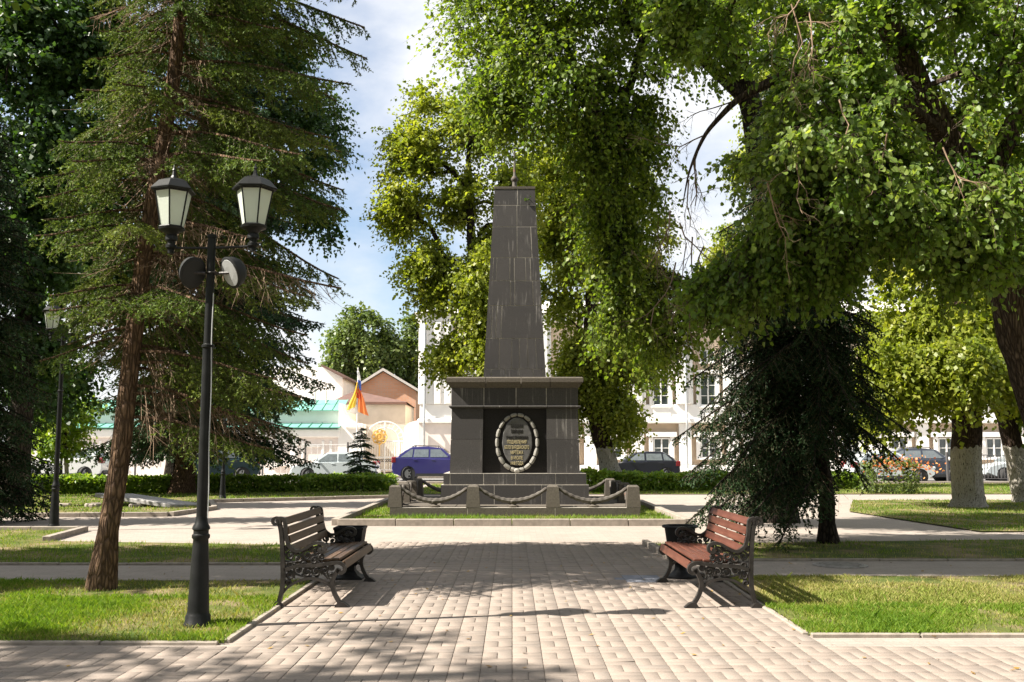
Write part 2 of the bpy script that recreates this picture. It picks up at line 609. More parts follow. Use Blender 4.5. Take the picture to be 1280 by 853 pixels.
t.base(t.mix(t.ramp(g, [(0.5, (0, 0, 0)), (0.72, (0.6,) * 3)]), b.outputs["Color"], (0.58, 0.40, 0.30)))
t.set(0.9)
M['brick_wall'] = t.m
M['win_glass'] = simple("window_glass", (0.07, 0.085, 0.085), 0.12, 0.0, scale=0.8, var=0.5, spec=0.8)
M['win_frame'] = simple("white_window_frame", (0.74, 0.73, 0.70), 0.6, var=0.04)
M['iron_white'] = simple("white_painted_iron", (0.66, 0.65, 0.63), 0.5, var=0.06)
M['iron_grey'] = simple("grey_fence_iron", (0.08, 0.075, 0.075), 0.6, var=0.15)
M['gold'] = simple("gold_paint", (0.72, 0.44, 0.13), 0.4, 0.2, var=0.12)
M['pipe'] = simple("zinc_pipe", (0.45, 0.47, 0.48), 0.45, 0.3, var=0.1)
for n, c in (("flag_white", (0.75, 0.75, 0.75)), ("flag_blue", (0.06, 0.12, 0.42)), ("flag_red", (0.66, 0.09, 0.04)), ("flag_yellow", (0.80, 0.56, 0.08)), ("flag_orange", (0.74, 0.22, 0.07))):
    M[n] = leaf_mat(n, c, c, c, 0.35, (1.1, 1.1, 1.1), 0.8)
M['tyre'] = simple("tyre_rubber", (0.018, 0.018, 0.018), 0.85, var=0.2)
M['rim'] = simple("alloy_rim", (0.42, 0.42, 0.43), 0.35, 0.6, var=0.1)
M['car_glass'] = simple("car_glass", (0.13, 0.15, 0.16), 0.05, 0.0, var=0.2, spec=1.0)
M['car_trim'] = simple("car_trim", (0.02, 0.02, 0.02), 0.55, var=0.2)
M['tail'] = simple("tail_light", (0.16, 0.015, 0.018), 0.25, var=0.1)
M['headl'] = simple("headlight_glass", (0.55, 0.57, 0.58), 0.15, 0.2, var=0.1)


def paint(name, c):
    t = MT(name)
    t.base(c)
    t.set(0.28, 0.15, 0.6)
    t.b.inputs["Coat Weight"].default_value = 0.7
    t.b.inputs["Coat Roughness"].default_value = 0.06
    t.bump(t.noise(t.vec("Object"), 3, 2), 0.03, 0.01)
    return t.m


M['paint_silver'] = paint("silver_paint", (0.50, 0.55, 0.57))
M['paint_purple'] = paint("purple_paint", (0.030, 0.026, 0.14))
M['paint_black'] = paint("blue_black_paint", (0.012, 0.013, 0.022))
M['paint_dark'] = paint("dark_grey_paint", (0.035, 0.042, 0.06))
M['paint_teal'] = paint("dark_teal_paint", (0.02, 0.045, 0.06))
M['paint_white'] = paint("white_paint", (0.72, 0.72, 0.70))
M['manhole'] = simple("manhole_iron", (0.28, 0.26, 0.24), 0.6, 0.2, scale=15, var=0.3, bump=0.4)
M['concrete'] = simple("grey_concrete", (0.27, 0.26, 0.25), 0.9, scale=4, var=0.2, bump=0.3)
M['card'] = simple("bird_box_board", (0.42, 0.33, 0.22), 0.8, scale=10, var=0.15)
M['leaf_fallen'] = leaf_mat("fallen_leaves", (0.26, 0.16, 0.04), (0.34, 0.22, 0.06), (0.20, 0.11, 0.04), 0.1, (1, 1, 1), 0.7)

# ------------------------------------------------------------------ the setting: ground, lawns, paths, road
rng = np.random.default_rng(7)
random.seed(7)


def sheet(name, poly, z, mat, kind='structure', sub=0.0):
    mb = MB()
    mb.add([(x, y, z) for x, y in poly], [tuple(range(len(poly)))])
    o = mb.build(name, mat)
    return tag(o, kind=kind)


sheet("ground", [(-600, -40), (600, -40), (600, 1500), (-600, 1500)], -0.06, M['earth'])
LAWN = {
    'front_left': [(-14, 8.28), (-2.36, 8.28), (-2.36, 12.03), (-14, 12.03)],
    'front_right': [(2.52, 8.60), (14, 8.60), (14, 12.45), (2.58, 12.45)],
    'mid_left': [(-22, 13.86), (-2.42, 13.86), (-2.42, 16.3), (-8.0, 17.2), (-8.3, 19.5), (-22, 19.5)],
    'mid_right': [(2.30, 14.36), (20, 14.36), (20, 17.9), (8.9, 17.5), (2.22, 16.6)],
    'monument': [(-3.6, 20.95), (3.6, 20.95), (3.6, 31.0), (-3.6, 31.0)],
    'far_left': [(-34, 22.5), (-8.1, 23.8), (-7.85, 26.4), (-9.0, 29.9), (-3.95, 32.8), (-3.95, 46), (-34, 46)],
    'far_right': [(8.5, 25.4), (8.9, 19.2), (22, 19.4), (22, 31), (10.5, 31)],
    'back_right': [(-3.6, 35.2), (34, 35.6), (34, 46), (-3.6, 46)],
}
for k, p in LAWN.items():
    sheet("lawn", p, 0.012, M['earth'])
sheet("path", [(-40, 8.0), (-40, 47), (40, 47), (40, 8.0)], -0.012, M['path'])
sheet("path", [(-14, 3.5), (-14, 8.1), (14, 8.1), (14, 3.5)], -0.016, M['path'])
sheet("road", [(-90, 46.6), (90, 46.6), (90, 56), (-90, 56)], -0.03, M['asphalt'])
sheet("sidewalk", [(-90, 56), (90, 56), (90, 64), (-90, 64)], 0.06, M['sidewalk'])

# kerbs
def kerb_run(a, b, w=0.06, h=0.02, step=1.0, z0=-0.05):
    a, b = Vector((*a, 0)), Vector((*b, 0))
    d = b - a
    n = max(1, round(d.length / step))
    ang = math.atan2(d.y, d.x)
    L = d.length / n
    me = MB()
    me.bbox((0, 0, (h + z0) / 2), (L - 0.012, w, h - z0), 0.008)
    me = me.mesh("kerb_stone", M['kerb'])
    for i in range(n):
        p = a + d * ((i + 0.5) / n)
        link("kerb_stone", me, KERB, (p.x, p.y, random.uniform(-0.004, 0.004)), ang + random.uniform(-0.004, 0.004))


KERB = link("kerb", None)
tag(KERB, kind='structure')
kerb_run((-10, 8.24), (-2.36, 8.24))
kerb_run((-2.32, 8.30), (-2.32, 12.03))
kerb_run((-9, 12.07), (-2.36, 12.07))
kerb_run((-9, 13.82), (-2.4, 13.82))
kerb_run((2.48, 8.62), (2.52, 12.45))
kerb_run((2.5, 8.56), (8, 8.56))
kerb_run((2.6, 12.49), (9, 12.49))
kerb_run((2.26, 14.32), (2.18, 16.6), 0.1, 0.09)
kerb_run((2.3, 14.32), (10, 14.32))
kerb_run((-2.38, 13.9), (-2.38, 16.3), 0.1, 0.07)
kerb_run((-12, 19.5), (-8.35, 19.5), 0.14, 0.08)
kerb_run((-8.25, 19.5), (-7.95, 17.25), 0.14, 0.08)
kerb_run((-3.6, 20.88), (3.6, 20.88), 0.16, 0.13, 1.2)
kerb_run((-3.67, 20.95), (-3.67, 31), 0.16, 0.13, 1.2)
kerb_run((3.67, 20.95), (3.67, 31), 0.16, 0.13, 1.2)
kerb_run((-20, 22.8), (-8.1, 23.75), 0.14, 0.09)
kerb_run((-8.05, 23.8), (-7.8, 26.4), 0.14, 0.09)
kerb_run((-7.8, 26.4), (-8.95, 29.9), 0.14, 0.09)
kerb_run((-8.95, 29.9), (-3.95, 32.8), 0.14, 0.09)
kerb_run((-40, 46.5), (40, 46.5), 0.18, 0.10, 2.0)
kerb_run((-40, 55.95), (40, 55.95), 0.18, 0.13, 2.0)

# the paving of the foreground and the square: basket weave of 226 x 113 mm stones
PAV = sheet("pavement", [(-6.2, 6.2), (6.2, 6.2), (6.2, 8.1), (2.4, 8.1), (2.4, 17.2), (-2.25, 17.2), (-2.25, 8.1), (-6.2, 8.1)], -0.009, M['joint'])
MOD = 0.226


def stone_geo(w, l, b=0.003, h=0.02):
    x, y = w / 2, l / 2
    v = [(-x, -y, -h), (x, -y, -h), (x, y, -h), (-x, y, -h), (-x, -y, -b), (x, -y, -b), (x, y, -b), (-x, y, -b),
         (-x + b, -y + b, 0), (x - b, -y + b, 0), (x - b, y - b, 0), (-x + b, y - b, 0)]
    f = [(0, 1, 5, 4), (1, 2, 6, 5), (2, 3, 7, 6), (3, 0, 4, 7), (4, 5, 9, 8), (5, 6, 10, 9), (6, 7, 11, 10), (7, 4, 8, 11), (8, 9, 10, 11)]
    return np.array(v), np.array(f)


stones = []
gap = 0.0045
iy = 0
y = 6.3
while y < 17.1:
    ix = 0
    x = -6.1
    band = 12.25 < y < 13.9
    while x < 6.1:
        cx, cy = x + MOD / 2, y + MOD / 2
        inside = cy < 8.2 - 0.0 or (-2.29 < cx - 0.0 and cx < 2.45 and cy < 17.1) and not (cy < 8.2)
        if cy < 8.05 or (-2.2 < cx < 2.38):
            if band:
                stones.append((cx, cy, MOD - gap, MOD - gap, 0))
            elif (ix + iy) % 2 == 0:
                for s in (-1, 1):
                    stones.append((cx + s * MOD / 4, cy, MOD / 2 - gap, MOD - gap, 0))
            else:
                for s in (-1, 1):
                    stones.append((cx, cy + s * MOD / 4, MOD - gap, MOD / 2 - gap, 0))
        x += MOD
        ix += 1
    y += MOD
    iy += 1
# edge strips filling up to the kerbs
stones = [s for s in stones if abs(s[0]) < 0.56 * s[1] + 0.6]
bluec = G(805, 724)


def is_blue(cx, cy):
    return 1.0 if ((cx - bluec.x) / 0.30) ** 2 + ((cy - bluec.y) / 0.30) ** 2 < 1 else 0.0


vis = sorted(range(len(stones)), key=lambda i: math.hypot(stones[i][0], stones[i][1]) if abs(stones[i][0]) < 0.52 * stones[i][1] and stones[i][1] > 6.75 else 99)
near = set(vis[:300])
cache = {}
Vs, Fs, tint, blue = [], [], [], []
off = 0
for i, (cx, cy, w, l, _) in enumerate(stones):
    dz = random.gauss(0, 0.0013)
    tw = random.gauss(0, 0.006)
    if i in near:
        key = (round(w, 3), round(l, 3), random.randrange(3))
        if key not in cache:
            v_, f_ = stone_geo(w, l)
            cache[key] = np_mesh("paving_stone", v_, f_, M['stone'], {"tint": np.full(len(v_), random.random()), "blue": np.zeros(len(v_))})
        o = link("paving_stone", cache[key], PAV, (cx, cy, dz), tw)
        o.rotation_euler = (random.gauss(0, 0.0015), random.gauss(0, 0.0015), tw)
    else:
        v_, f_ = stone_geo(w, l)
        c_, s_ = math.cos(tw), math.sin(tw)
        v2 = np.stack([v_[:, 0] * c_ - v_[:, 1] * s_ + cx, v_[:, 0] * s_ + v_[:, 1] * c_ + cy, v_[:, 2] + dz], 1)
        Vs.append(v2)
        Fs.append(f_ + off)
        off += len(v_)
        tint += [random.random()] * len(v_)
        blue += [is_blue(cx, cy)] * len(v_)
o = link("small_paving", np_mesh("small_paving", np.concatenate(Vs), np.concatenate(Fs), M['stone'], {"tint": tint, "blue": blue}), PAV)
tag(o, kind='stuff')


# ------------------------------------------------------------------ grass
def in_poly(px, py, poly):
    n = len(poly)
    r = np.zeros(len(px), bool)
    j = n - 1
    for i in range(n):
        xi, yi = poly[i]
        xj, yj = poly[j]
        c = ((yi > py) != (yj > py)) & (px < (xj - xi) * (py - yi) / (yj - yi + 1e-12) + xi)
        r ^= c
        j = i
    return r


def vnoise(x, y, s, seed=0):
    """cheap smooth value noise"""
    r = np.random.default_rng(seed)
    g = r.random((64, 64))
    u, w = x * s, y * s
    iu, iw = np.floor(u).astype(int), np.floor(w).astype(int)
    fu, fw = u - iu, w - iw
    fu, fw = fu * fu * (3 - 2 * fu), fw * fw * (3 - 2 * fw)
    a = g[iu % 64, iw % 64]; b = g[(iu + 1) % 64, iw % 64]; c = g[iu % 64, (iw + 1) % 64]; d = g[(iu + 1) % 64, (iw + 1) % 64]
    return (a * (1 - fu) + b * fu) * (1 - fw) + (c * (1 - fu) + d * fu) * fw


def grass(poly, n, h, w, mat, bare=0.3, seed=0, clip=True, far=False):
    r = np.random.default_rng(seed)
    P_ = np.array(poly)
    lo, hi = P_.min(0), P_.max(0)
    x = r.uniform(lo[0], hi[0], n)
    y = r.uniform(lo[1], hi[1], n)
    k = in_poly(x, y, poly)
    if clip:
        k &= np.abs(x) < 0.54 * y + 0.5
    nz = 0.6 * vnoise(x, y, 0.9, seed + 5) + 0.4 * vnoise(x, y, 3.1, seed + 6)
    dens = np.clip((nz - bare) * 5, 0.10, 1)
    k &= r.random(n) < dens
    x, y, nz = x[k], y[k], nz[k]
    m = len(x)
    hh = h * r.uniform(0.35, 1.25, m) * (0.55 + 0.9 * nz)
    hh *= np.where(r.random(m) < 0.002, 2.2, 1.0)
    a = r.uniform(0, 2 * np.pi, m)
    b = r.uniform(0, 2 * np.pi, m)
    lean = hh * r.uniform(0.1, 0.8, m)
    ww = w * r.uniform(0.6, 1.3, m)
    base = np.stack([x, y, np.full(m, 0.005)], 1)
    sd = np.stack([np.cos(a), np.sin(a), np.zeros(m)], 1) * ww[:, None]
    tip = base + np.stack([np.cos(b) * lean, np.sin(b) * lean, hh], 1)
    mid = base + np.stack([np.cos(b) * lean * 0.3, np.sin(b) * lean * 0.3, hh * 0.6], 1)
    if far:
        V = np.stack([base - sd, base + sd, tip], 1).reshape(-1, 3)
        F = (np.arange(m) * 3)[:, None] + np.array([[0, 1, 2]])
    else:
        V = np.stack([base - sd, base + sd, mid + sd * 0.6, tip], 1).reshape(-1, 3)
        i4 = (np.arange(m) * 4)[:, None]
        F = np.concatenate([i4 + np.array([[0, 1, 2]]), i4 + np.array([[0, 2, 3]])], 0)
    tv = np.clip(r.normal(0.45, 0.22, m) + (0.5 - nz) * 0.9, 0, 1)
    return V, F, np.repeat(tv, 3 if far else 4)


def grass_obj(parts, mat):
    V, F, T, o = [], [], [], 0
    for v_, f_, t_ in parts:
        V.append(v_)
        F.append(f_ + o)
        T.append(t_)
        o += len(v_)
    ob = link("grass", np_mesh("grass", np.concatenate(V), np.concatenate(F), mat, {"tint": np.concatenate(T)}))
    return tag(ob, kind='stuff')


def rect_h(x0, y0, x1, y1):
    return [(x0, y0), (x1, y0), (x1, y1), (x0, y1)]


grass_obj([
    grass(rect_h(-6.6, 8.235, -2.325, 10.6), 72000, 0.055, 0.0030, None, 0.33, 1),
    grass(rect_h(-7.2, 10.6, -2.38, 12.0), 22000, 0.045, 0.0032, None, 0.47, 2),
    grass(rect_h(2.49, 8.56, 6.6, 10.1), 46000, 0.05, 0.0030, None, 0.28, 3),
    grass(LAWN['mid_left'], 55800, 0.06, 0.0060, None, 0.2, 4, far=True),
    grass(LAWN['mid_right'], 24800, 0.05, 0.0060, None, 0.36, 5, far=True),
    grass(LAWN['monument'], 24800, 0.08, 0.0090, None, 0.1, 6, far=True),
    grass(LAWN['far_left'], 68200, 0.07, 0.0135, None, 0.22, 7, far=True),
    grass(LAWN['far_right'], 27900, 0.06, 0.0105, None, 0.34, 8, far=True),
    grass(LAWN['back_right'], 37200, 0.07, 0.0165, None, 0.25, 9, far=True),
], M['grass'])
grass_obj([
    grass(rect_h(2.6, 10.0, 7.2, 12.4), 46000, 0.04, 0.0032, None, 0.36, 13),
    grass(rect_h(-6.6, 8.3, -2.38, 10.6), 16000, 0.045, 0.0028, None, 0.25, 21),
    grass(LAWN['mid_left'], 13640, 0.05, 0.0060, None, 0.3, 22, far=True),
    grass(LAWN['mid_right'], 9920, 0.05, 0.0060, None, 0.3, 23, far=True),
    grass(LAWN['far_left'], 24800, 0.06, 0.0135, None, 0.3, 24, far=True),
    grass(LAWN['back_right'], 18600, 0.06, 0.0165, None, 0.3, 25, far=True),
    grass(LAWN['far_right'], 18600, 0.05, 0.0105, None, 0.3, 18, far=True),
    grass(rect_h(-7.2, 10.4, -2.38, 12.0), 9000, 0.04, 0.003, None, 0.35, 19),
    grass(rect_h(2.7, 9.3, 6.9, 10.2), 7000, 0.04, 0.003, None, 0.25, 20),
], M['grass_dry'])

# a few fallen leaves on the paving and lawns
n = 300
x = rng.uniform(-5.5, 6.5, n)
y = rng.uniform(7, 16, n)
a = rng.uniform(0, 6.28, n)
s = rng.uniform(0.015, 0.03, n)
base = np.stack([x, y, np.full(n, 0.008)], 1)
ax = np.stack([np.cos(a), np.sin(a), rng.uniform(0.0, 0.3, n)], 1) * s[:, None]
sd = np.stack([-np.sin(a), np.cos(a), rng.uniform(-0.1, 0.3, n)], 1) * s[:, None] * 0.6
V = np.stack([base - ax, base + sd, base + ax, base - sd], 1).reshape(-1, 3)
o = link("fallen_leaves", np_mesh("fallen_leaves", V, np.arange(4 * n).reshape(-1, 4), M['leaf_fallen'], {"tint": np.repeat(rng.random(n), 4)}))
tag(o, kind='stuff')

# ------------------------------------------------------------------ the monument
YB = G(640, 646).y                       # front of the stone platform
PW = 309 * YB / FPX                      # its width
CX, CY = 0.07, YB + PW / 2
PH = Z(634.5, YB)
mon = thing("obelisk_monument", "tall dark granite obelisk on a stepped pedestal with an oval wreathed plaque", "monument", (CX, CY, 0))


def wid(px, yc=CY):
    """full width of a square block centred at yc whose front shows px pixels wide"""
    k = px / FPX
    return k * yc / (1 + k / 2)


plat = MB()
plat.bbox((0, 0, (PH - 0.3) / 2), (PW + 0.002, PW + 0.002, PH + 0.3 - 0.006), 0.004)
plat = plat.build("platform", M['mortar'], mon)
# facing slabs of the platform, one object each
def slab_run(parent, half, z0, z1, cuts, mat, half1=None, t=0.05, gap=0.016, name="granite_slab", depth=0.0, faces=(0, 1, 2, 3)):
    """clads the four sides of a square-plan block with slabs; cuts are fractions 0..1 along the side"""
    half1 = half if half1 is None else half1
    for fc in faces:
        R = Matrix.Rotation(fc * math.pi / 2, 3, 'Z')
        for a, b in zip(cuts[:-1], cuts[1:]):
            pr = random.uniform(0.002, 0.0045)
            vs = []
            for zz, hh in ((z0 + gap / 2, half), (z1 - gap / 2, half1)):
                xa, xb = -hh + 2 * hh * a, -hh + 2 * hh * b
                xa += gap / 2 if a > 0 else -pr
                xb -= gap / 2 if b < 1 else -pr
                vs += [(xa, -hh - pr, zz), (xb, -hh - pr, zz), (xb - (t if b >= 1 else 0), -hh + t, zz), (xa + (t if a <= 0 else 0), -hh + t, zz)]
            mb = MB()
            mb.add([R @ Vector(p) for p in vs], [(0, 3, 2, 1), (4, 5, 6, 7), (0, 1, 5, 4), (1, 2, 6, 5), (2, 3, 7, 6), (3, 0, 4, 7)])
            mb.build(name, mat, parent)


def even(n, j=0.0):
    c = [0.0] + [(i + random.uniform(-j, j)) / n for i in range(1, n)] + [1.0]
    return c


slab_run(plat, PW / 2, -0.1, PH, [0, .31, .66, 1], M['rough_granite'], t=0.09)
for ix_ in range(4):
    for iy_ in range(4):
        mb = MB()
        q_ = (PW - 0.24) / 4
        mb.bbox((-PW / 2 + 0.12 + q_ * (ix_ + .5), -PW / 2 + 0.12 + q_ * (iy_ + .5), PH - 0.006), (q_ - 0.012, q_ - 0.012, 0.03), 0.004)
        mb.build("paving_slab", M['rough_granite'], plat)
ped = MB()
w1, w2 = wid(183), wid(176.5)
y1, y2 = CY - w1 / 2, CY - w2 / 2
zA, zB, zC = PH, Z(606.3, y1), Z(592, y2)
ped.frustum((0, 0), (w1 / 2 + 0.001, w1 / 2 + 0.001), (w1 / 2 + 0.001, w1 / 2 + 0.001), zA, zB)
ped.frustum((0, 0), (w2 / 2 + 0.001, w2 / 2 + 0.001), (w2 / 2 + 0.001, w2 / 2 + 0.001), zB, zC)
wb0, wb1 = wid(161), wid(157)
yb = CY - wb0 / 2
zD = Z(510.5, yb)
nich = wid(77) * 0.5                      # half width of the sunk field
ND = 0.13
# body core, left open in front where the field is sunk
ped.frustum((0, ND / 2 + 0.01), (wb0 / 2 - 0.02, wb0 / 2 - 0.02 - ND / 2 - 0.0), (wb1 / 2 - 0.02, wb1 / 2 - 0.02 - ND / 2), zC, zD)
zE, zF, zG_, zH = Z(507.2, yb - 0.06), Z(484.5, yb), Z(481.5, yb - 0.08), Z(471.3, yb - 0.1)
wf = wid(157.5)
ped.frustum((0, 0), (wf / 2 + 0.001,) * 2, (wf / 2 + 0.001,) * 2, zE, zF)
ped = ped.build("pedestal", M['mortar'], mon)
slab_run(ped, w1 / 2, zA, zB, [0, .36, .68, 1], M['granite'])
slab_run(ped, w2 / 2, zB, zC, [0, .045, .28, .505, .785, 1], M['granite'])
h0, h1 = wb0 / 2, wb1 / 2
fr = (wb0 / 2 - nich) / wb0
zM = zC + (zD - zC) * 0.52
hm = h0 + (h1 - h0) * 0.52
for za, zb_, ha, hb in ((zC, zM, h0, hm), (zM, zD, hm, h1)):
    slab_run(ped, ha, za, zb_, [0, fr - 0.003], M['granite'], hb, t=ND + 0.02, faces=(0,), gap=0.006)
    slab_run(ped, ha, za, zb_, [1 - fr + 0.003, 1], M['granite'], hb, t=ND + 0.02, faces=(0,), gap=0.006)
    slab_run(ped, ha, za, zb_, [0, .25, .75, 1], M['granite'], hb, faces=(1, 2, 3))
fld = MB()
fld.box((0, -h1 + ND - 0.03, (zC + zD) / 2), (2 * nich + 0.1, 0.05, zD - zC - 0.01))
fld.build("sunk_field", M['black_granite'], ped)
slab_run(ped, wf / 2, zE, zF, [0, .255, .51, .75, 1], M['granite'])


def moulding(name, half, prof, joints):
    """square ring of moulded stones; prof = [(outset, z)...]"""
    for fc in range(4):
        R = Matrix.Rotation(fc * math.pi / 2, 3, 'Z')
        for a, b in zip(joints[:-1], joints[1:]):
            mb = MB()
            g_ = 0.007
            vs = []
            for end, fr_ in ((0, a), (1, b)):
                for o_, z_ in prof + [(-0.3, prof[-1][1]), (-0.3, prof[0][1])]:
                    hh = half + o_
                    x_ = -hh + 2 * hh * fr_ if fr_ in (0.0, 1.0) else -half + 2 * half * fr_
                    x_ += (g_ if end == 0 else -g_) if 0 < fr_ < 1 else 0
                    vs.append(R @ Vector((x_, -hh, z_)))
            n_ = len(prof) + 2
            fs = [tuple(range(n_)), tuple(range(n_, 2 * n_))[::-1]] + [(i, n_ + i, n_ + (i + 1) % n_, (i + 1) % n_) for i in range(n_)]
            mb.add(vs, fs)
            mb.build(name, M['rough_granite'] if name == "cornice_stone" else M['granite'], ped)


moulding("moulding_stone", wf / 2, [(0.0, zD - 0.002), (0.05, zD + 0.01), (0.072, zE - 0.02), (0.06, zE), (-0.02, zE + 0.006)], [0.0, .25, .52, .76, 1.0])
wc = wid(166.5)
oc = wc / 2 - wf / 2 + 0.045
moulding("cornice_stone", wf / 2, [(0.0, zF - 0.005), (0.03, zF), (oc * 0.8, zF + (zH - zF) * 0.45), (oc, zF + (zH - zF) * 0.5), (oc, zH - 0.03), (oc - 0.03, zH), (-0.3, zH + 0.03)], [0.0, .27, .55, .78, 1.0])
top = MB()
top.frustum((0, 0), (wf / 2 - 0.1,) * 2, (0.9, 0.9), zF, zH + 0.035)
top.build("cornice_top", M['rough_granite'], ped)

# shaft
ws0, ws1 = wid(78), wid(51)
ys0, ys1 = CY - ws0 / 2, CY - ws1 / 2
zs0 = zH + 0.02
zs1 = Z(236.5, ys1)
sh = MB()
sh.frustum((0, 0), (ws0 / 2 + 0.001,) * 2, (ws1 / 2 + 0.001,) * 2, zs0 - 0.1, zs1)
sh = sh.build("shaft", M['mortar'], mon)
lv = [470, 458.7, 421.8, 382, 351.7, 323, 284.6, 257.5, 237]
cuts = [[0, .12, .35, .57, .8, .96, 1], [0, .24, .45, .58, .72, .86, 1], [0, .09, .17, .26, 1], [0, .42, .5, .85, 1],
        [0, .06, .13, .4, .49, .72, .82, 1], [0, .55, .86, 1], [0, .55, 1], [0, .57, 1]]
half = lambda z_: ws0 / 2 + (ws1 / 2 - ws0 / 2) * (z_ - zs0) / (zs1 - zs0)
for i in range(8):
    za, zb_ = zs0 + (zs1 - zs0) * (470 - lv[i]) / (470 - 237), zs0 + (zs1 - zs0) * (470 - lv[i + 1]) / (470 - 237)
    slab_run(sh, half(za), za, zb_, cuts[i], M['granite'], half(zb_), t=0.04, gap=0.017)
cap = MB()
cap.frustum((0, 0), (ws1 / 2 + 0.015,) * 2, (ws1 / 2 + 0.015,) * 2, zs1 + 0.004, zs1 + 0.07)
cap.frustum((0, 0), (ws1 / 2 - 0.02,) * 2, (0.1, 0.1), zs1 + 0.07, zs1 + 0.13)
cap.build("cap_stone", M['rough_granite'], mon)
fin = MB()
z0 = zs1 + 0.12
fin.lathe([(0.10, z0), (0.10, z0 + 0.06), (0.065, z0 + 0.09), (0.06, z0 + 0.22), (0.09, z0 + 0.25), (0.10, z0 + 0.30), (0.07, z0 + 0.35), (0.035, z0 + 0.40), (0.03, z0 + 0.75), (0.018, z0 + 1.15), (0.004, z0 + 1.3)], 12)
fin.build("finial", M['chain'], mon, smooth=True)
# the green sprig growing from a joint near the top
spr = MB()
zq = Z(249.5, ys1)
for k in range(16):
    p = Vector((0.30 + random.uniform(-.07, .1), -half(zq) - random.uniform(0.01, .06), zq + random.uniform(-.05, .06)))
    d = Vector((random.uniform(-1, 1), -random.uniform(0, 1), random.uniform(-.6, .6))).normalized() * 0.05
    q = d.cross(Vector((random.random(), random.random(), random.random()))).normalized() * 0.022
    spr.add([p, p + d * .5 + q, p + d, p + d * .5 - q], [(0, 1, 2, 3)])
sp = spr.build("sprig", M['leaf_linden'])
sp.location = (CX, CY, 0)
tag(sp, "small green sprig growing from the stone near the top of the obelisk", "plant")

# plaque, wreath, lettering
fy = -h1 + ND - 0.055
pw, phh = wid(36) * 0.5, (Z(522, yb) - Z(582.5, yb)) / 2
pz = (Z(522, yb) + Z(582.5, yb)) / 2
pcx = (646.5 - 640) / FPX * yb - CX + 0.0
pl = MB()
N = 40
ring = [(math.cos(2 * math.pi * i / N), math.sin(2 * math.pi * i / N)) for i in range(N)]
for sc_, yy in ((1.0, fy), (1.0, fy - 0.035), (0.95, fy - 0.05)):
    pl.v += [(pcx + pw * sc_ * a, yy, pz + phh * sc_ * b) for a, b in ring]
for r_ in range(2):
    pl.f += [(r_ * N + i, (r_ + 1) * N + i, (r_ + 1) * N + (i + 1) % N, r_ * N + (i + 1) % N) for i in range(N)]
pl.f.append(tuple(range(2 * N, 3 * N)))
pl.m = [0] * len(pl.f)
plq = pl.build("plaque", M['plaque'], mon)
wr = MB()
wr_pts = [(pcx + (pw + 0.125) * a, fy - 0.015, pz - 0.02 + (phh + 0.09) * b) for a, b in ring]
wr.tube(wr_pts + wr_pts[:1], 0.045, 8, cap=False)
wr = wr.build("wreath", M['black_granite'], mon, smooth=True)
SEG = 18
seg_me = None
for k in range(SEG):
    w_ = 2 * math.pi * (k + 0.5) / SEG - math.pi / 2
    dw = 2 * math.pi / SEG * 0.44
    pts = []
    rad = []
    for j in range(5):
        ww = w_ + dw * (j / 2 - 1)
        pts.append((pcx + (pw + 0.125) * math.cos(ww), fy - 0.025, pz - 0.02 + (phh + 0.09) * math.sin(ww)))
        rad.append((0.038, 0.046, 0.048, 0.046, 0.038)[j] + 0.008 * (math.sin(ww) < -0.3))
    mb = MB()
    mb.tube(pts, rad, 8)
    mb.build("wreath_segment", M['wreath'], wr, smooth=True)
kn = MB()
kn.bbox((pcx, fy - 0.05, pz - 0.02 - phh - 0.10), (0.16, 0.14, 0.12), 0.04)
kn.build("wreath_knot", M['wreath'], wr, smooth=True)


def text_mesh(body, size, width=None):
    cu = bpy.data.curves.new("lettering", 'FONT')
    cu.body = body
    cu.size = size
    cu.align_x = 'CENTER'
    cu.align_y = 'CENTER'
    cu.extrude = 0.004
    ob = bpy.data.objects.new("lettering", cu)
    COL.objects.link(ob)
    dg = bpy.context.evaluated_depsgraph_get()
    me = bpy.data.meshes.new_from_object(ob.evaluated_get(dg))
    bpy.data.objects.remove(ob)
    if width:
        xs = [v_.co.x for v_ in me.vertices]
        k = width / (max(xs) - min(xs))
        for v_ in me.vertices:
            v_.co.x *= k
    return me


for body, py, wpx in (("ПАВШИМ", 533, 15), ("БОРЦАМ", 539.5, 14), ("УЧАСТНИКАМ", 547.5, 27), ("ПОДАВЛЕНИЯ", 552.8, 24), ("БЕЛОГВАРДЕЙСКОГО", 559.5, 30.5), ("МЯТЕЖА", 566, 15.5), ("В ИЮЛЕ", 572.8, 14.5), ("1918 ГОДА", 579.5, 15.5)):
    me = text_mesh(body, 0.115, wpx * yb / FPX * 1.0)
    me.materials.clear()
    me.materials.append(M['letter'] if py > 550 else M['black_granite'])  # upper lines drawn dark: their shade is put into the letter colour
    o = link("lettering", me, plq, (pcx - 0.01, fy - 0.053, Z(py, yb)))
    o.rotation_euler = (math.pi / 2, 0, 0)

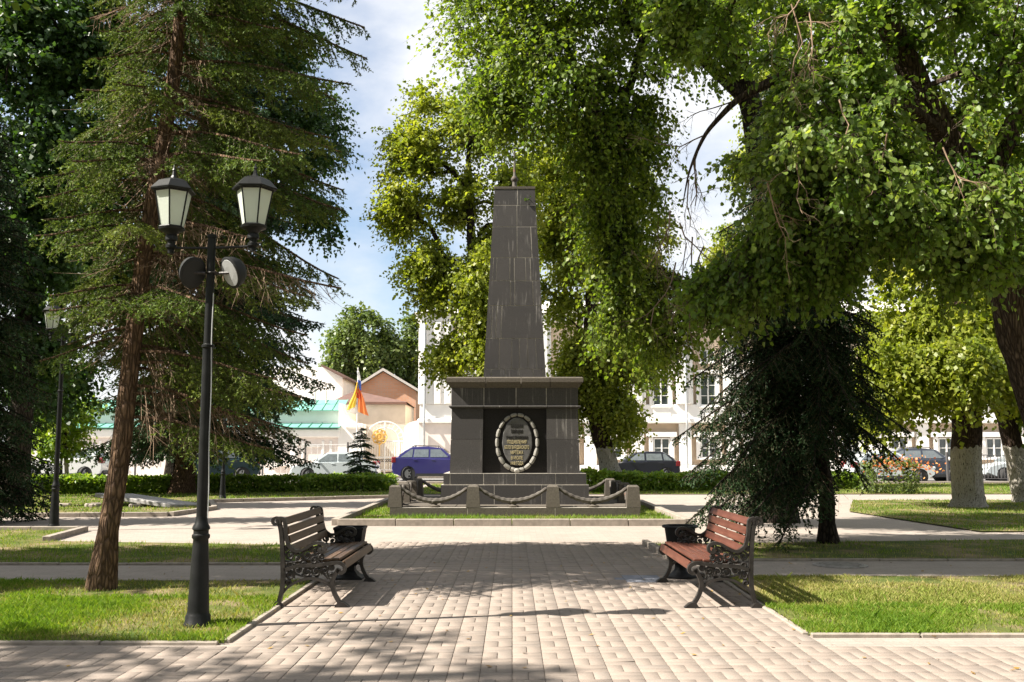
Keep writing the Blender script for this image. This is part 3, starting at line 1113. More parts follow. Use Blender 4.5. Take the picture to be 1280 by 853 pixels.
# bollards and garland chains round the platform
PXS = [(-1, (496 - 642.5) / 154.5), ]
half_p = PW / 2 - 0.16
xs_f = [(496 - 640) * (YB + .15) / FPX - CX, (592 - 640) * (YB + .15) / FPX - CX, (690.5 - 640) * (YB + .15) / FPX - CX, (789.5 - 640) * (YB + .15) / FPX - CX]
ring_pts = [(x_, -half_p) for x_ in xs_f] + [(xs_f[3], -half_p + 2 * half_p * k / 3) for k in (1, 2, 3)] + [(xs_f[k], half_p) for k in (2, 1, 0)] + [(xs_f[0], -half_p + 2 * half_p * k / 3) for k in (2, 1)]
bm_ = MB()
bm_.frustum((0, 0), (0.165, 0.165), (0.135, 0.135), 0, 0.47)
bm_.frustum((0, 0), (0.135, 0.135), (0.10, 0.10), 0.47, 0.51)
boll = []
names12 = ["front left corner", "front, second from the left corner", "front, second from the right corner", "front right corner",
           "right side behind the front corner", "right side before the back corner", "back right corner", "back, behind the pedestal on the right",
           "back, behind the pedestal on the left", "back left corner", "left side before the back corner", "left side behind the front corner"]
bme = bm_.mesh("bollard", M['rough_granite'])
bolls = []
for i, (bx, by) in enumerate(ring_pts):
    o = thing("stone_bollard", "rough square stone bollard on the monument platform, " + names12[i], "bollard", (CX + bx, CY + by, PH), random.uniform(-.02, .02), "stone bollards round the monument")
    link("post", bme, o)
    rb = MB()
    rb.tube([(0.02 * math.cos(a_) * 2.2, 0, 0.40 + 0.045 * math.sin(a_)) for a_ in np.linspace(0, 6.283, 9)], 0.012, 5, cap=False)
    bolls.append(o)
chain_names = ["left", "middle", "right"]
for i in range(12):
    a_, b_ = ring_pts[i], ring_pts[(i + 1) % 12]
    A, B = Vector((CX + a_[0], CY + a_[1], PH + 0.44)), Vector((CX + b_[0], CY + b_[1], PH + 0.44))
    d = (B - A)
    L = d.length
    d.normalize()
    A += d * 0.14
    B -= d * 0.14
    mid = (A + B) / 2
    where = ("hanging on the front of the monument, %s span" % chain_names[i]) if i < 3 else ("hanging on the right side of the monument, %s span" % ("front", "middle", "rear")[i - 3]) if i < 6 else ("hanging behind the pedestal, %s span" % ("right", "middle", "left")[i - 6]) if i < 9 else ("hanging on the left side of the monument, %s span" % ("rear", "middle", "front")[i - 9])
    o = thing("garland_chain", "thick rusty garland chain " + where, "chain", (mid.x, mid.y, PH), 0, "garland chains round the monument")
    pts, rad = [], []
    n_ = 46
    for k in range(n_ + 1):
        s_ = k / n_
        p = A.lerp(B, s_) - Vector((mid.x, mid.y, PH))
        p.z -= 0.30 * (1 - (2 * s_ - 1) ** 2)
        pts.append(p)
        rad.append((0.034 + 0.030 * (1 - abs(2 * s_ - 1)) + 0.010 * (k % 4 < 2)))
    mb = MB()
    mb.tube(pts, rad, 8)
    mb.build("garland", M['chain'], o, smooth=True)
    mb = MB()
    p = pts[n_ // 2]
    mb.lathe([(0.02, 0), (0.085, 0.01), (0.095, 0.03), (0.085, 0.05), (0.02, 0.06)], 10, (p.x, p.y, p.z - 0.03))
    mb.build("wreath_boss", M['chain'], o, smooth=True)
    ob_ = MB()
    ob_.lathe([(0.13, 0.0), (0.14, 0.03), (0.08, 0.05), (0.055, 0.07), (0.085, 0.10), (0.09, 0.13), (0.06, 0.17), (0.01, 0.18)], 12)
    if i < 3 or i == 11 or i == 10:
        q = ob_.build("stone_ball", M['rough_granite'], None, True, (mid.x, mid.y, PH))
        tag(q, "small round stone knob on the platform under the %s garland chain" % (chain_names[i] + " front" if i < 3 else "left side " + ("front" if i == 11 else "middle")), "stone knob", "stone knobs under the chains")

# ------------------------------------------------------------------ benches
def spiral(c, r0, r1, a0, turns, n=16):
    return [(c[0] + (r0 + (r1 - r0) * k / n) * math.cos(a0 + turns * 2 * math.pi * k / n), c[1] + (r0 + (r1 - r0) * k / n) * math.sin(a0 + turns * 2 * math.pi * k / n)) for k in range(n + 1)]


def smooth_line(pts, n=6):
    out = []
    P_ = [pts[0]] + list(pts) + [pts[-1]]
    for i in range(1, len(P_) - 2):
        p0, p1, p2, p3 = (Vector((*P_[j], 0)) for j in (i - 1, i, i + 1, i + 2))
        for k in range(n):
            t_ = k / n
            q = 0.5 * ((2 * p1) + (-p0 + p2) * t_ + (2 * p0 - 5 * p1 + 4 * p2 - p3) * t_ ** 2 + (-p0 + 3 * p1 - 3 * p2 + p3) * t_ ** 3)
            out.append((q.x, q.y))
    out.append(tuple(pts[-1]))
    return out


def side_tube(mb, pts, r, y0=0.0, n=7):
    mb.tube([(p[0], y0, p[1]) for p in pts], r, n, up=(0, 1, 0))


def band(mb, pts, th, wd):
    """flat iron strap following pts in the side plane: th thick in plane, wd wide across"""
    vs, fs = [], []
    m_ = len(pts)
    for i, p in enumerate(pts):
        a_ = pts[max(i - 1, 0)]
        b_ = pts[min(i + 1, m_ - 1)]
        d_ = Vector((b_[0] - a_[0], b_[1] - a_[1]))
        d_.normalize()
        nx, nz = -d_.y * th / 2, d_.x * th / 2
        vs += [(p[0] + nx, -wd / 2, p[1] + nz), (p[0] + nx, wd / 2, p[1] + nz), (p[0] - nx, wd / 2, p[1] - nz), (p[0] - nx, -wd / 2, p[1] - nz)]
    for i in range(m_ - 1):
        for k in range(4):
            fs.append((i * 4 + k, i * 4 + (k + 1) % 4, i * 4 + 4 + (k + 1) % 4, i * 4 + 4 + k))
    fs += [(3, 2, 1, 0), ((m_ - 1) * 4, (m_ - 1) * 4 + 1, (m_ - 1) * 4 + 2, (m_ - 1) * 4 + 3)]
    mb.add(vs, fs)


def make_bench(name, label, woodm, ironm, length, rz, loc, group):
    root = thing(name, label, "bench", loc, rz, group)
    meshes = {}
    mb = MB()   # rear leg and back post in one casting: leg
    band(mb, smooth_line([(0.045, 0.44), (0.05, 0.32), (0.045, 0.18), (0.015, 0.05), (-0.02, 0.012)]), 0.042, 0.05)
    mb.prism([(-0.075, 0), (0.06, 0), (0.045, 0.02), (0.02, 0.05), (-0.02, 0.05), (-0.06, 0.018)], (-0.04, 0.04), lambda a, b, t_: (a, t_, b))
    meshes['rear'] = mb.mesh("leg", ironm, True)
    mb = MB()
    band(mb, smooth_line([(0.60, 0.37), (0.545, 0.26), (0.555, 0.16), (0.60, 0.07), (0.645, 0.015)]), 0.04, 0.05)
    mb.prism([(0.57, 0), (0.72, 0), (0.70, 0.016), (0.665, 0.045), (0.61, 0.06), (0.59, 0.03)], (-0.04, 0.04), lambda a, b, t_: (a, t_, b))
    meshes['front'] = mb.mesh("leg", ironm, True)
    mb = MB()
    band(mb, smooth_line([(0.045, 0.44), (0.035, 0.6), (0.02, 0.74), (0.0, 0.815)]), 0.04, 0.05)
    band(mb, spiral((-0.035, 0.835), 0.05, 0.012, -0.5, 1.3), 0.024, 0.055)
    band(mb, smooth_line([(0.0, 0.87), (0.045, 0.855), (0.06, 0.80), (0.07, 0.70), (0.10, 0.60), (0.15, 0.555)]), 0.034, 0.05)
    meshes['post'] = mb.mesh("back_post", ironm, True)
    mb = MB()
    band(mb, smooth_line([(0.10, 0.60), (0.15, 0.555), (0.21, 0.548), (0.28, 0.58), (0.35, 0.618), (0.42, 0.625), (0.462, 0.595), (0.462, 0.555), (0.435, 0.535), (0.41, 0.55), (0.417, 0.572)]), 0.03, 0.055)
    meshes['arm'] = mb.mesh("armrest", ironm, True)
    mb = MB()
    band(mb, smooth_line([(0.06, 0.36), (0.2, 0.40), (0.38, 0.405), (0.52, 0.425), (0.60, 0.43), (0.655, 0.40), (0.66, 0.355), (0.63, 0.33), (0.60, 0.345), (0.605, 0.37)]), 0.034, 0.05)
    band(mb, smooth_line([(0.03, 0.11), (0.09, 0.18), (0.17, 0.235), (0.26, 0.27), (0.36, 0.275), (0.46, 0.245), (0.54, 0.19), (0.57, 0.12)]), 0.026, 0.04)
    meshes['rail'] = mb.mesh("seat_rail", ironm, True)
    mb = MB()
    sc = [((0.12, 0.50), .050, .008, 0.4, 1.4), ((0.20, 0.475), .048, .008, 2.4, -1.4), ((0.285, 0.505), .052, .008, 1.0, 1.4), ((0.37, 0.55), .045, .008, 3.6, -1.4),
          ((0.36, 0.455), .045, .008, 0.2, 1.3), ((0.115, 0.41), .045, .008, 3.3, 1.4), ((0.20, 0.36), .050, .008, 5.0, -1.4), ((0.29, 0.335), .048, .008, 0.6, 1.4),
          ((0.115, 0.31), .045, .008, 1.4, -1.4), ((0.38, 0.345), .050, .008, 2.0, 1.4), ((0.465, 0.355), .046, .008, 4.2, -1.4), ((0.535, 0.385), .034, .006, 0.9, 1.3),
          ((0.53, 0.31), .040, .006, 2.6, 1.3), ((0.10, 0.235), .035, .006, 4.4, 1.2), ((0.25, 0.42), .036, .006, 2.8, 1.3), ((0.43, 0.49), .035, .006, 5.6, -1.3), ((0.31, 0.58), .03, .006, 4.6, 1.2),
          ((0.16, 0.54), .025, .006, 2.0, 1.2), ((0.08, 0.57), .032, .006, 0.0, 1.2), ((0.10, 0.67), .03, .006, 3.6, -1.2), ((0.085, 0.75), .026, .006, 2.6, 1.2)]
    for c_, r0, r1, a0, tn in sc:
        c2 = c_ if c_[1] < 0.62 else (c_[0] - 0.05, c_[1])
        side_tube(mb, spiral(c2, r0, r1, a0, tn, 13), [0.011 + 0.004 * math.sin(3.14 * q / 13) for q in range(14)], 0, 6)
        mb.lathe([(0.004, -.015), (0.014, -.008), (0.014, .008), (0.004, .015)], 6, (c2[0], 0, c2[1]))
    for pts in ([(0.05, 0.45), (0.16, 0.44), (0.25, 0.46), (0.33, 0.50), (0.42, 0.53)], [(0.06, 0.36), (0.15, 0.33), (0.24, 0.30), (0.34, 0.30)], [(0.42, 0.41), (0.45, 0.33), (0.50, 0.27)],
                [(0.06, 0.52), (0.12, 0.46), (0.16, 0.38), (0.16, 0.28)], [(0.24, 0.57), (0.24, 0.48), (0.28, 0.40), (0.27, 0.28)], [(0.40, 0.62), (0.36, 0.50), (0.42, 0.42)]):
        side_tube(mb, smooth_line(pts), 0.010, 0, 6)
    # leaf bosses between the scrolls
    for k in range(26):
        cx_, cz_ = random.uniform(0.09, 0.46), random.uniform(0.30, 0.53)
        mb.bbox((cx_, 0, cz_), (0.03, 0.022, 0.016), 0.005, rot=Matrix.Rotation(random.uniform(0, 3.1), 3, 'Y'))
    meshes['scroll'] = mb.mesh("scrollwork", ironm, True)
    for yy in (0.03, length - 0.03):
        fr_ = link("side_frame", meshes['rail'], root, (0, yy, 0))
        link("leg", meshes['rear'], fr_)
        link("leg", meshes['front'], fr_)
        link("back_post", meshes['post'], fr_)
        link("armrest", meshes['arm'], fr_)
        link("scrollwork", meshes['scroll'], fr_)
    # slats: five on the back, five on the seat, one rolled over the front
    def slat(c, w_, th, tilt, ln=length - 0.10):
        m2 = MB()
        m2.bbox((0, 0, 0), (w_, ln, th), 0.007)
        o_ = m2.build("slat", woodm, root, loc=(c[0], length / 2, c[1]))
        o_.rotation_euler = (0, tilt, 0)
    for (x_, z_), tl in zip([(0.028, 0.835), (0.058, 0.745), (0.075, 0.655), (0.10, 0.565)], (math.radians(66), math.radians(80), math.radians(78), math.radians(70))):
        slat((x_ + 0.02, z_), 0.078, 0.026, tl)
    for x_, z_, tl in ((0.19, 0.435, 0.02), (0.285, 0.438, 0.0), (0.38, 0.442, -0.03), (0.475, 0.452, -0.05), (0.57, 0.458, -0.01)):
        slat((x_, z_), 0.082, 0.028, tl)
    slat((0.652, 0.405), 0.085, 0.028, math.radians(78))
    return root


BL = make_bench("park_bench", "dark brown slatted bench with ornate black iron sides, beside the near lamp post", M['wood_dark'], M['iron_worn'], 1.98, 0.0, (-2.33, 10.08, 0.0), "slatted benches facing each other across the square")
BR = make_bench("park_bench", "reddish brown slatted bench with ornate black iron sides, in front of the dark spruce", M['wood_red'], M['iron_worn'], 1.98, math.pi, (2.42, 10.04 + 1.98, 0.0), "slatted benches facing each other across the square")

# litter bins
def make_bin(label, loc, square=False):
    r_ = thing("litter_bin", label, "bin", loc, 0, "litter bins beside the benches")
    n_ = 4 if square else 20
    k = 1.3 if square else 1.0
    rot = math.pi / 4 if square else 0
    mb = MB()
    mb.lathe([(0.10 * k, 0.16), (0.135 * k, 0.2), (0.19 * k, 0.6), (0.195 * k, 0.62), (0.18 * k, 0.62), (0.16 * k, 0.45)], n_, rot0=rot)
    mb.build("bucket", M['bin'], r_, smooth=not square)
    mb = MB()
    mb.lathe([(0.19 * k, 0.0), (0.19 * k, 0.02), (0.12 * k, 0.05), (0.075 * k, 0.10), (0.07 * k, 0.17)], n_, rot0=rot)
    mb.build("foot", M['bin'], r_, smooth=not square)
    if square:
        mb = MB()
        for sx, sy in ((1, 0), (-1, 0), (0, 1), (0, -1)):
            mb.bbox((sx * 0.172, sy * 0.172, 0.605), (0.36 if sy else 0.022, 0.36 if sx else 0.022, 0.03), 0.006)
        mb.build("rim", M['bin'], r_)
    else:
        mb = MB()
        mb.tube([(0.205 * math.cos(q), 0.205 * math.sin(q), 0.615) for q in np.linspace(0, 2 * math.pi, 25)], 0.017, 6, cap=False)
        mb.build("rim", M['bin'], r_, smooth=True)
        mb = MB()
        mb.tube([(0.06 + 0.09 * math.cos(q), -0.20 - 0.015, 0.52 + 0.09 * math.sin(q)) for q in np.linspace(0, 2 * math.pi, 19)], 0.009, 6, cap=False)
        mb.build("ring_handle", M['iron_worn'], r_, smooth=True)
    return r_


make_bin("black tapered square litter bin at the far end of the dark brown bench", (*G(437, 723).xy, 0), True)
make_bin("black round litter bin with a ring at the far end of the reddish bench", (*G(851, 722).xy, 0), False)

# ------------------------------------------------------------------ lamp posts
def lantern_meshes():
    d = {}
    mb = MB()
    mb.lathe([(0.035, -0.13), (0.05, -0.12), (0.05, -0.095), (0.035, -0.085), (0.035, -0.06), (0.055, -0.05), (0.055, -0.02), (0.045, 0.0), (0.07, 0.03), (0.115, 0.045), (0.12, 0.065)], 12)
    d['cup'] = mb.mesh("lantern_cup", M['lamp_black'], True)
    n_, r0, r1, z0, z1 = 6, 0.105, 0.165, 0.07, 0.40
    ang = [2 * math.pi * (k + 0.5) / n_ for k in range(n_)]
    mb = MB()
    for a_ in ang:
        mb.tube([(r0 * math.cos(a_), r0 * math.sin(a_), z0), (r1 * math.cos(a_), r1 * math.sin(a_), z1)], 0.0075, 5)
    for r_, z_ in ((r0 + .003, z0), (r1 + .003, z1)):
        mb.tube([(r_ * math.cos(a_), r_ * math.sin(a_), z_) for a_ in ang + ang[:1]], 0.010, 5, cap=False)
    d['frame'] = mb.mesh("lantern_frame", M['lamp_black'])
    d['panes'] = []
    for k in range(n_):
        a_, b_ = ang[k], ang[(k + 1) % n_]
        mb = MB()
        q = [Vector((r_ * math.cos(w), r_ * math.sin(w), z_)) for r_, z_, w in ((r0, z0 + .005, a_), (r0, z0 + .005, b_), (r1, z1 - .005, b_), (r1, z1 - .005, a_))]
        nrm = Vector((math.cos((a_ + b_) / 2), math.sin((a_ + b_) / 2), 0)) * 0.004
        mb.add([p - nrm for p in q] + [p for p in q], [(0, 3, 2, 1), (4, 5, 6, 7), (0, 1, 5, 4), (1, 2, 6, 5), (2, 3, 7, 6), (3, 0, 4, 7)])
        d['panes'].append(mb.mesh("pane", M['frost']))
    mb = MB()
    mb.lathe([(0.15, 0.40), (0.205, 0.405), (0.21, 0.42), (0.20, 0.43), (0.135, 0.50), (0.075, 0.525), (0.03, 0.535), (0.02, 0.56), (0.012, 0.60), (0.018, 0.61), (0.012, 0.625), (0.003, 0.66)], 6, rot0=math.pi / 6)
    d['roof'] = mb.mesh("lantern_roof", M['lamp_black'])
    return d


LM = lantern_meshes()


def lamp_post(label, loc, H, rz=0.0, speakers=False, arm=(0.39, 0.39), tilt=0.0, dz=(0, 0)):
    r_ = thing("lamp_post", label, "lamp post", loc, rz, "black lamp posts with twin lanterns")
    k = H / 3.60
    mb = MB()
    mb.lathe([(0.125, 0.0), (0.125, 0.03), (0.112, 0.045), (0.108, 0.10), (0.098, 0.115), (0.094, 0.14), (0.068, 0.72), (0.066, 0.76), (0.078, 0.775), (0.078, 0.80), (0.066, 0.81), (0.066, 0.84), (0.078, 0.85), (0.076, 0.87), (0.058, 0.90), (0.048, 0.96)], 20)
    b_ = mb.build("base", M['lamp_black'], r_, smooth=True)
    mb = MB()
    z1, z2 = 0.9, 2.52 * k
    mb.lathe([(0.047, z1), (0.045, z2), (0.056, z2 + .01), (0.056, z2 + .03), (0.039, z2 + .045), (0.036, H - 0.04), (0.043, H - 0.035), (0.043, H - 0.01), (0.026, H)], 16)
    mb.build("pole", M['lamp_black'], r_, smooth=True)
    mb = MB()
    za = H - 0.13
    mb.tube([(-arm[0], 0, za + dz[0]), (0, 0, za), (arm[1], 0, za + dz[1])], 0.012, 8)
    for s_, a_, d_ in ((-1, arm[0], dz[0]), (1, arm[1], dz[1])):
        mb.tube([(s_ * a_, 0, za - 0.05 + d_), (s_ * a_, 0, za + 0.05 + d_)], 0.03, 10)
    mb.build("crossarm", M['lamp_black'], r_, smooth=True)
    for s_, a_, d_, rr in ((-1, arm[0], dz[0], 0.12), (1, arm[1], dz[1], 0.55)):
        ln = link("lantern", LM['frame'], r_, (s_ * a_, 0, za + 0.12 + d_), rr)
        link("lantern_cup", LM['cup'], ln)
        link("lantern_roof", LM['roof'], ln)
        for p_ in LM['panes']:
            link("pane", p_, ln)
    return r_, za


LX, LY = G(247, 784).xy
HL = Z(293, LY)
xl, xr = (210.5 - 262) / FPX * LY, (314.5 - 262) / FPX * LY
lampA, za = lamp_post("tall black lamp post with two lanterns and two loudspeakers beside the leaning trunk", (LX, LY, 0), HL, 0.0, arm=(-xl, xr), dz=(0.0, 0.02))
lampA.rotation_euler = (0, math.radians(0.2), 0)
# loudspeakers strapped to the pole
for sgn, lab in ((-1, "dark oval loudspeaker strapped to the left of the lamp pole"), (1, "black loudspeaker with pale grey front strapped to the right of the lamp pole")):
    zz = Z(342, LY)
    s_ = thing("loudspeaker", lab, "loudspeaker", (LX + sgn * 0.17 + 0.03, LY - 0.03, zz), 0, "loudspeakers on the lamp pole")
    ax_ = Vector((-sgn * 0.55, -0.72, -0.42)).normalized()
    R = ax_.to_track_quat('Z', 'Y').to_matrix()
    mb = MB()
    mb.lathe([(0.03, -0.13), (0.075, -0.115), (0.105, -0.07), (0.118, -0.01), (0.12, 0.0), (0.112, 0.006)], 22)
    mb.v = [tuple(R @ Vector((v_[0] * 1.0, v_[1] * 1.26, v_[2] * 1.1))) for v_ in mb.v]
    mb.build("body", M['speaker_black'], s_, smooth=True)
    mb = MB()
    mb.lathe([(0.10, 0.004), (0.098, 0.010), (0.05, 0.013)], 22)
    mb.v = [tuple(R @ Vector((v_[0] * 1.0, v_[1] * 1.26, v_[2] * 1.1))) for v_ in mb.v]
    mb.build("front_grille", M['speaker_grey'] if sgn > 0 else M['speaker_black'], s_)
    mb = MB()
    mb.tube([R @ Vector((0, 0.0, 0.0)), Vector((-sgn * 0.15, 0.03, 0.0))], 0.014, 6)
    mb.tube([(-sgn * 0.17 - 0.0 + 0.062 * math.cos(q), 0.03 + 0.062 * math.sin(q), 0.0) for q in np.linspace(0, 6.283, 13)], 0.008, 5, cap=False)
    mb.build("bracket", M['iron_worn'], s_)
# thin cable down the pole
cb = MB()
cpts = [(LX + 0.066 - 0.018 * k / 14 + 0.004 * math.sin(k), LY - 0.03, 0.95 + (HL - 1.5) * k / 14) for k in range(15)]
cb.tube(cpts, 0.005, 5)
o = cb.build("cable", M['speaker_grey'])
tag(o, "thin grey cable running down the pole with the loudspeakers", "cable")

p = G(67, 663)
lamp_post("black lamp post on the lawn behind the leaning trunk, its top lost in leaves", (p.x, p.y, 0), Z(418, p.y), 1.45)
p = G(278, 624)
lamp_post("slim far lamp post in front of the hedge, to the left of the silver car", (p.x, p.y, 0), Z(490, p.y), 0.2)
p = G(75, 609)
lamp_post("most distant lamp post with white lanterns, beside the young whitewashed tree", (p.x, p.y, 0), Z(505, p.y), 0.1)

# manhole cover and slab
p = G(1050, 706)
mh = thing("manhole_cover", "round iron manhole cover set in the shaded path behind the reddish bench", "manhole cover", (p.x, p.y, -0.006))
mb = MB()
mb.lathe([(0.36, -0.02), (0.36, 0.008), (0.31, 0.010), (0.31, 0.004)], 28)
mb.build("ring", M['manhole'], mh)
mb = MB()
mb.lathe([(0.30, -0.01), (0.30, 0.012), (0.29, 0.014)], 28)
for k in range(-3, 4):
    mb.box((0, k * 0.07, 0.017), (2 * math.sqrt(0.28 ** 2 - (k * 0.07) ** 2), 0.02, 0.006))
mb.build("lid", M['manhole'], mh)
p = G(178, 634)
mb = MB()
mb.bbox((0, 0, 0), (2.6, 1.5, 0.12), 0.02, rot=Matrix.Rotation(0.10, 3, 'Y') @ Matrix.Rotation(-0.05, 3, 'X'))
o = mb.build("concrete_slab", M['concrete'], None, loc=(p.x, p.y + 0.6, 0.14), rz=-0.35)
tag(o, "grey tilted concrete slab lying in the lawn left of the far path", "slab")
mb = MB()
for k in range(9):
    mb.bbox((random.uniform(-1.2, 1.0), random.uniform(-0.35, 0.3), 0.05), (random.uniform(.15, .3), random.uniform(.12, .2), 0.12), 0.03, rot=Matrix.Rotation(random.uniform(0, 3), 3, 'Z'))
o = mb.build("rubble", M['kerb'], None, loc=(p.x - 1.0, p.y - 0.1, 0))
tag(o, kind='stuff')

# ------------------------------------------------------------------ buildings
def window(parent, x, y, z, w, h, cols=2, rows=3, depth=0.10, fr=0.07):
    """window on a wall facing -Y; (x, y, z) = centre of its sill line on the wall face"""
    mb = MB()
    for s_ in (-1, 1):
        mb.bbox((x + s_ * (w / 2 - fr / 2), y - 0.01, z + h / 2), (fr, 0.09, h), 0.008)
    for zz in (z + fr / 2, z + h - fr / 2):
        mb.bbox((x, y - 0.012, zz), (w - 2 * fr - 0.004, 0.085, fr), 0.008)
    for c_ in range(1, cols):
        mb.bbox((x - w / 2 + w * c_ / cols, y - 0.008, z + h / 2), (fr * 1.15, 0.075, h - 2 * fr - .01), 0.006)
    for r_ in range(1, rows):
        for c_ in range(cols):
            mb.bbox((x - w / 2 + w * (c_ + .5) / cols, y - 0.004, z + h * r_ / rows), (w / cols - fr * 1.2, 0.05, fr * 0.5), 0.004)
    f_ = mb.build("window", M['win_frame'], parent)
    mb = MB()
    mb.box((x, y + 0.03, z + h / 2), (w - 0.02, 0.02, h - 0.02))
    mb.build("pane", M['win_glass'], f_)
    mb = MB()
    mb.bbox((x, y - 0.07, z - 0.05), (w + 0.2, 0.2, 0.09), 0.015)
    mb.build("sill", M['plaster_white'], f_)
    return f_


def block(parent, name, c, size, mat, b=0.02):
    mb = MB()
    mb.bbox(c, size, b)
    return mb.build(name, mat, parent)


YF = 62.0
SX = YF / FPX
X = lambda px: (px - 640) * SX
main = thing("main_building", "long white and peach two storey building with tall white pilasters behind the monument", "building", (0, YF, 0))
x0, x1 = X(525), X(1420)
zb, zu, ze = 0.06, Z(527, YF), Z(398, YF)
def lb(name, xa, xb, za, zb_, proud, mat, b=0.02, dep=0.3):
    return block(main, name, ((xa + xb) / 2, -proud + dep / 2, (za + zb_) / 2), (xb - xa, dep, zb_ - za), mat, b)
mb = MB()
mb.box(((x0 + x1) / 2, 6.35, (zb + zu) / 2), (x1 - x0, 12.0, zu - zb))
mb.build("lower_wall", M['plaster_peach'], main)
mb = MB()
mb.box(((x0 + x1) / 2, 6.35, (zu + ze) / 2 + .002), (x1 - x0, 12.0, ze - zu))
mb.build("upper_wall", M['plaster_peach'], main)
mb = MB()
mb.add([(x0 - .4, -0.35, ze + .3), (x1, -0.35, ze + .3), (x1, 13, ze + .3), (x0 - .4, 13, ze + .3), (x0 + 3, 6.3, ze + 2.0), (x1, 6.3, ze + 2.0)], [(0, 1, 5, 4), (2, 3, 4, 5), (3, 0, 4), (0, 3, 2, 1), (1, 2, 5)])
mb.build("roof", M['plaster_grey'], main)
lb("cornice", x0 - .25, x1, ze - .25, ze + .3, 0.15, M['plaster_white'], 0.06, 0.5)
lb("string_course", x0 - .12, x1, zu - .12, zu + .16, -0.02 + 0.30, M['plaster_white'], 0.05, 0.5)
lb("plinth", x0 - .08, x1, zb, zb + .55, 0.10, M['plaster_white'], 0.03, 0.4)
lb("sill_band", x0, x1, zu + 0.16, zu + 1.05, 0.075, M['plaster_white'], 0.02, 0.3)
# white corner bay on the left
lb("corner_bay", x0 - .1, X(566), zu + 1.06, ze - .26, 0.12, M['plaster_white'], 0.02, 0.4)
lb("corner_bay", x0 - .1, X(566), zb + .56, zu - .13, 0.12, M['plaster_pink'], 0.02, 0.4)
for px in (530, 547, 560):
    lb("pilaster", X(px) - .2, X(px) + .2, zu + 1.07, ze - .27, 0.24, M['plaster_white'], 0.03, 0.4)
bays = [590 + 59 * k for k in range(14)]
for k, px in enumerate(bays):
    xc = X(px)
    # upper storey
    if k:
        xp = X(px - 29.5)
        lb("pilaster", xp - .52, xp + .52, zu + 1.06, ze - .26, 0.17, M['plaster_white'], 0.03, 0.4)
        lb("pilaster", xp - .30, xp + .30, zu + 1.07, ze - .27, 0.26, M['plaster_white'], 0.03, 0.4)
        lb("pilaster", xp - .38, xp + .38, zb + .56, zu - .13, 0.10, M['plaster_white'], 0.02, 0.3)
    wz = Z(508, YF)
    lb("surround", xc - .72, xc - .53, wz - .1, wz + 2.0, 0.09, M['plaster_white'], 0.02, 0.25)
    lb("surround", xc + .53, xc + .72, wz - .1, wz + 2.0, 0.09, M['plaster_white'], 0.02, 0.25)
    lb("surround", xc - .85, xc + .85, wz + 2.0, wz + 2.25, 0.16, M['plaster_white'], 0.03, 0.3)
    lb("apron", xc - .6, xc + .6, zu + 0.3, zu + 0.9, 0.10, M['plaster_white'], 0.02, 0.3)
    window(main, xc, -0.0, wz, 1.02, 1.95, 2, 3, fr=0.075)
    wz2 = Z(573, YF)
    lb("surround", xc - .78, xc - .53, wz2 - .1, wz2 + 1.3, 0.085, M['plaster_white'], 0.02, 0.25)
    lb("surround", xc + .53, xc + .78, wz2 - .1, wz2 + 1.3, 0.085, M['plaster_white'], 0.02, 0.25)
    lb("surround", xc - .95, xc + .95, wz2 + 1.3, wz2 + 1.62, 0.15, M['plaster_white'], 0.03, 0.3)
    window(main, xc, -0.0, wz2, 1.02, 1.25, 2, 2, fr=0.075)
    window(main, xc, -0.0, zu + 4.35 if False else wz + 2.75, 0.9, 0.75, 2, 1, fr=0.06) if wz + 3.6 < ze - .3 else None
for px in (511 + 0, ):
    pass
for px, a in ((856.5, 0), (1192, 0), (531, 1)):
    mb = MB()
    xx = X(px)
    off_ = -0.32 if not a else -0.30
    mb.tube([(xx, off_, ze - .3), (xx, off_, zu + .5), (xx, off_ - .18, zu + .1), (xx, off_ - .18, zu - .3), (xx, off_ + .06, zu - .6), (xx, off_ + .06, 0.4), (xx, off_ - .15, 0.2)], 0.065, 8)
    mb.build("drainpipe", M['pipe'], main, smooth=True)

# gatehouse on the left with two green roofs
gh = thing("gatehouse", "low white gatehouse with two green metal roofs beside the iron gate", "building", (0, YF, 0))
def gb(name, xa, xb, za, zb_, proud, mat, b=0.02, dep=0.3):
    return block(gh, name, ((xa + xb) / 2, -proud + dep / 2, (za + zb_) / 2), (xb - xa, dep, zb_ - za), mat, b)
ga, gb_ = X(40), X(424)
z1_, z2_, z3_, z4_ = Z(536, YF), Z(527.5, YF), Z(512.5, YF), Z(502.5, YF)
mb = MB()
mb.box(((ga + gb_) / 2, 4, z1_ / 2), (gb_ - ga, 8, z1_))
mb.build("lower_wall", M['plaster_pink'], gh)
mb = MB()
mb.box(((ga + gb_) / 2, 4.6, (z1_ + z3_) / 2), (gb_ - ga - .3, 7.6, z3_ - z1_))
mb.build("upper_wall", M['plaster_white'], gh)
gb("cornice", ga - .1, gb_ + .1, z1_ - .55, z1_ - .02, 0.15, M['plaster_white'], 0.06)
npan = 30
pw_ = (gb_ - ga + .3) / npan
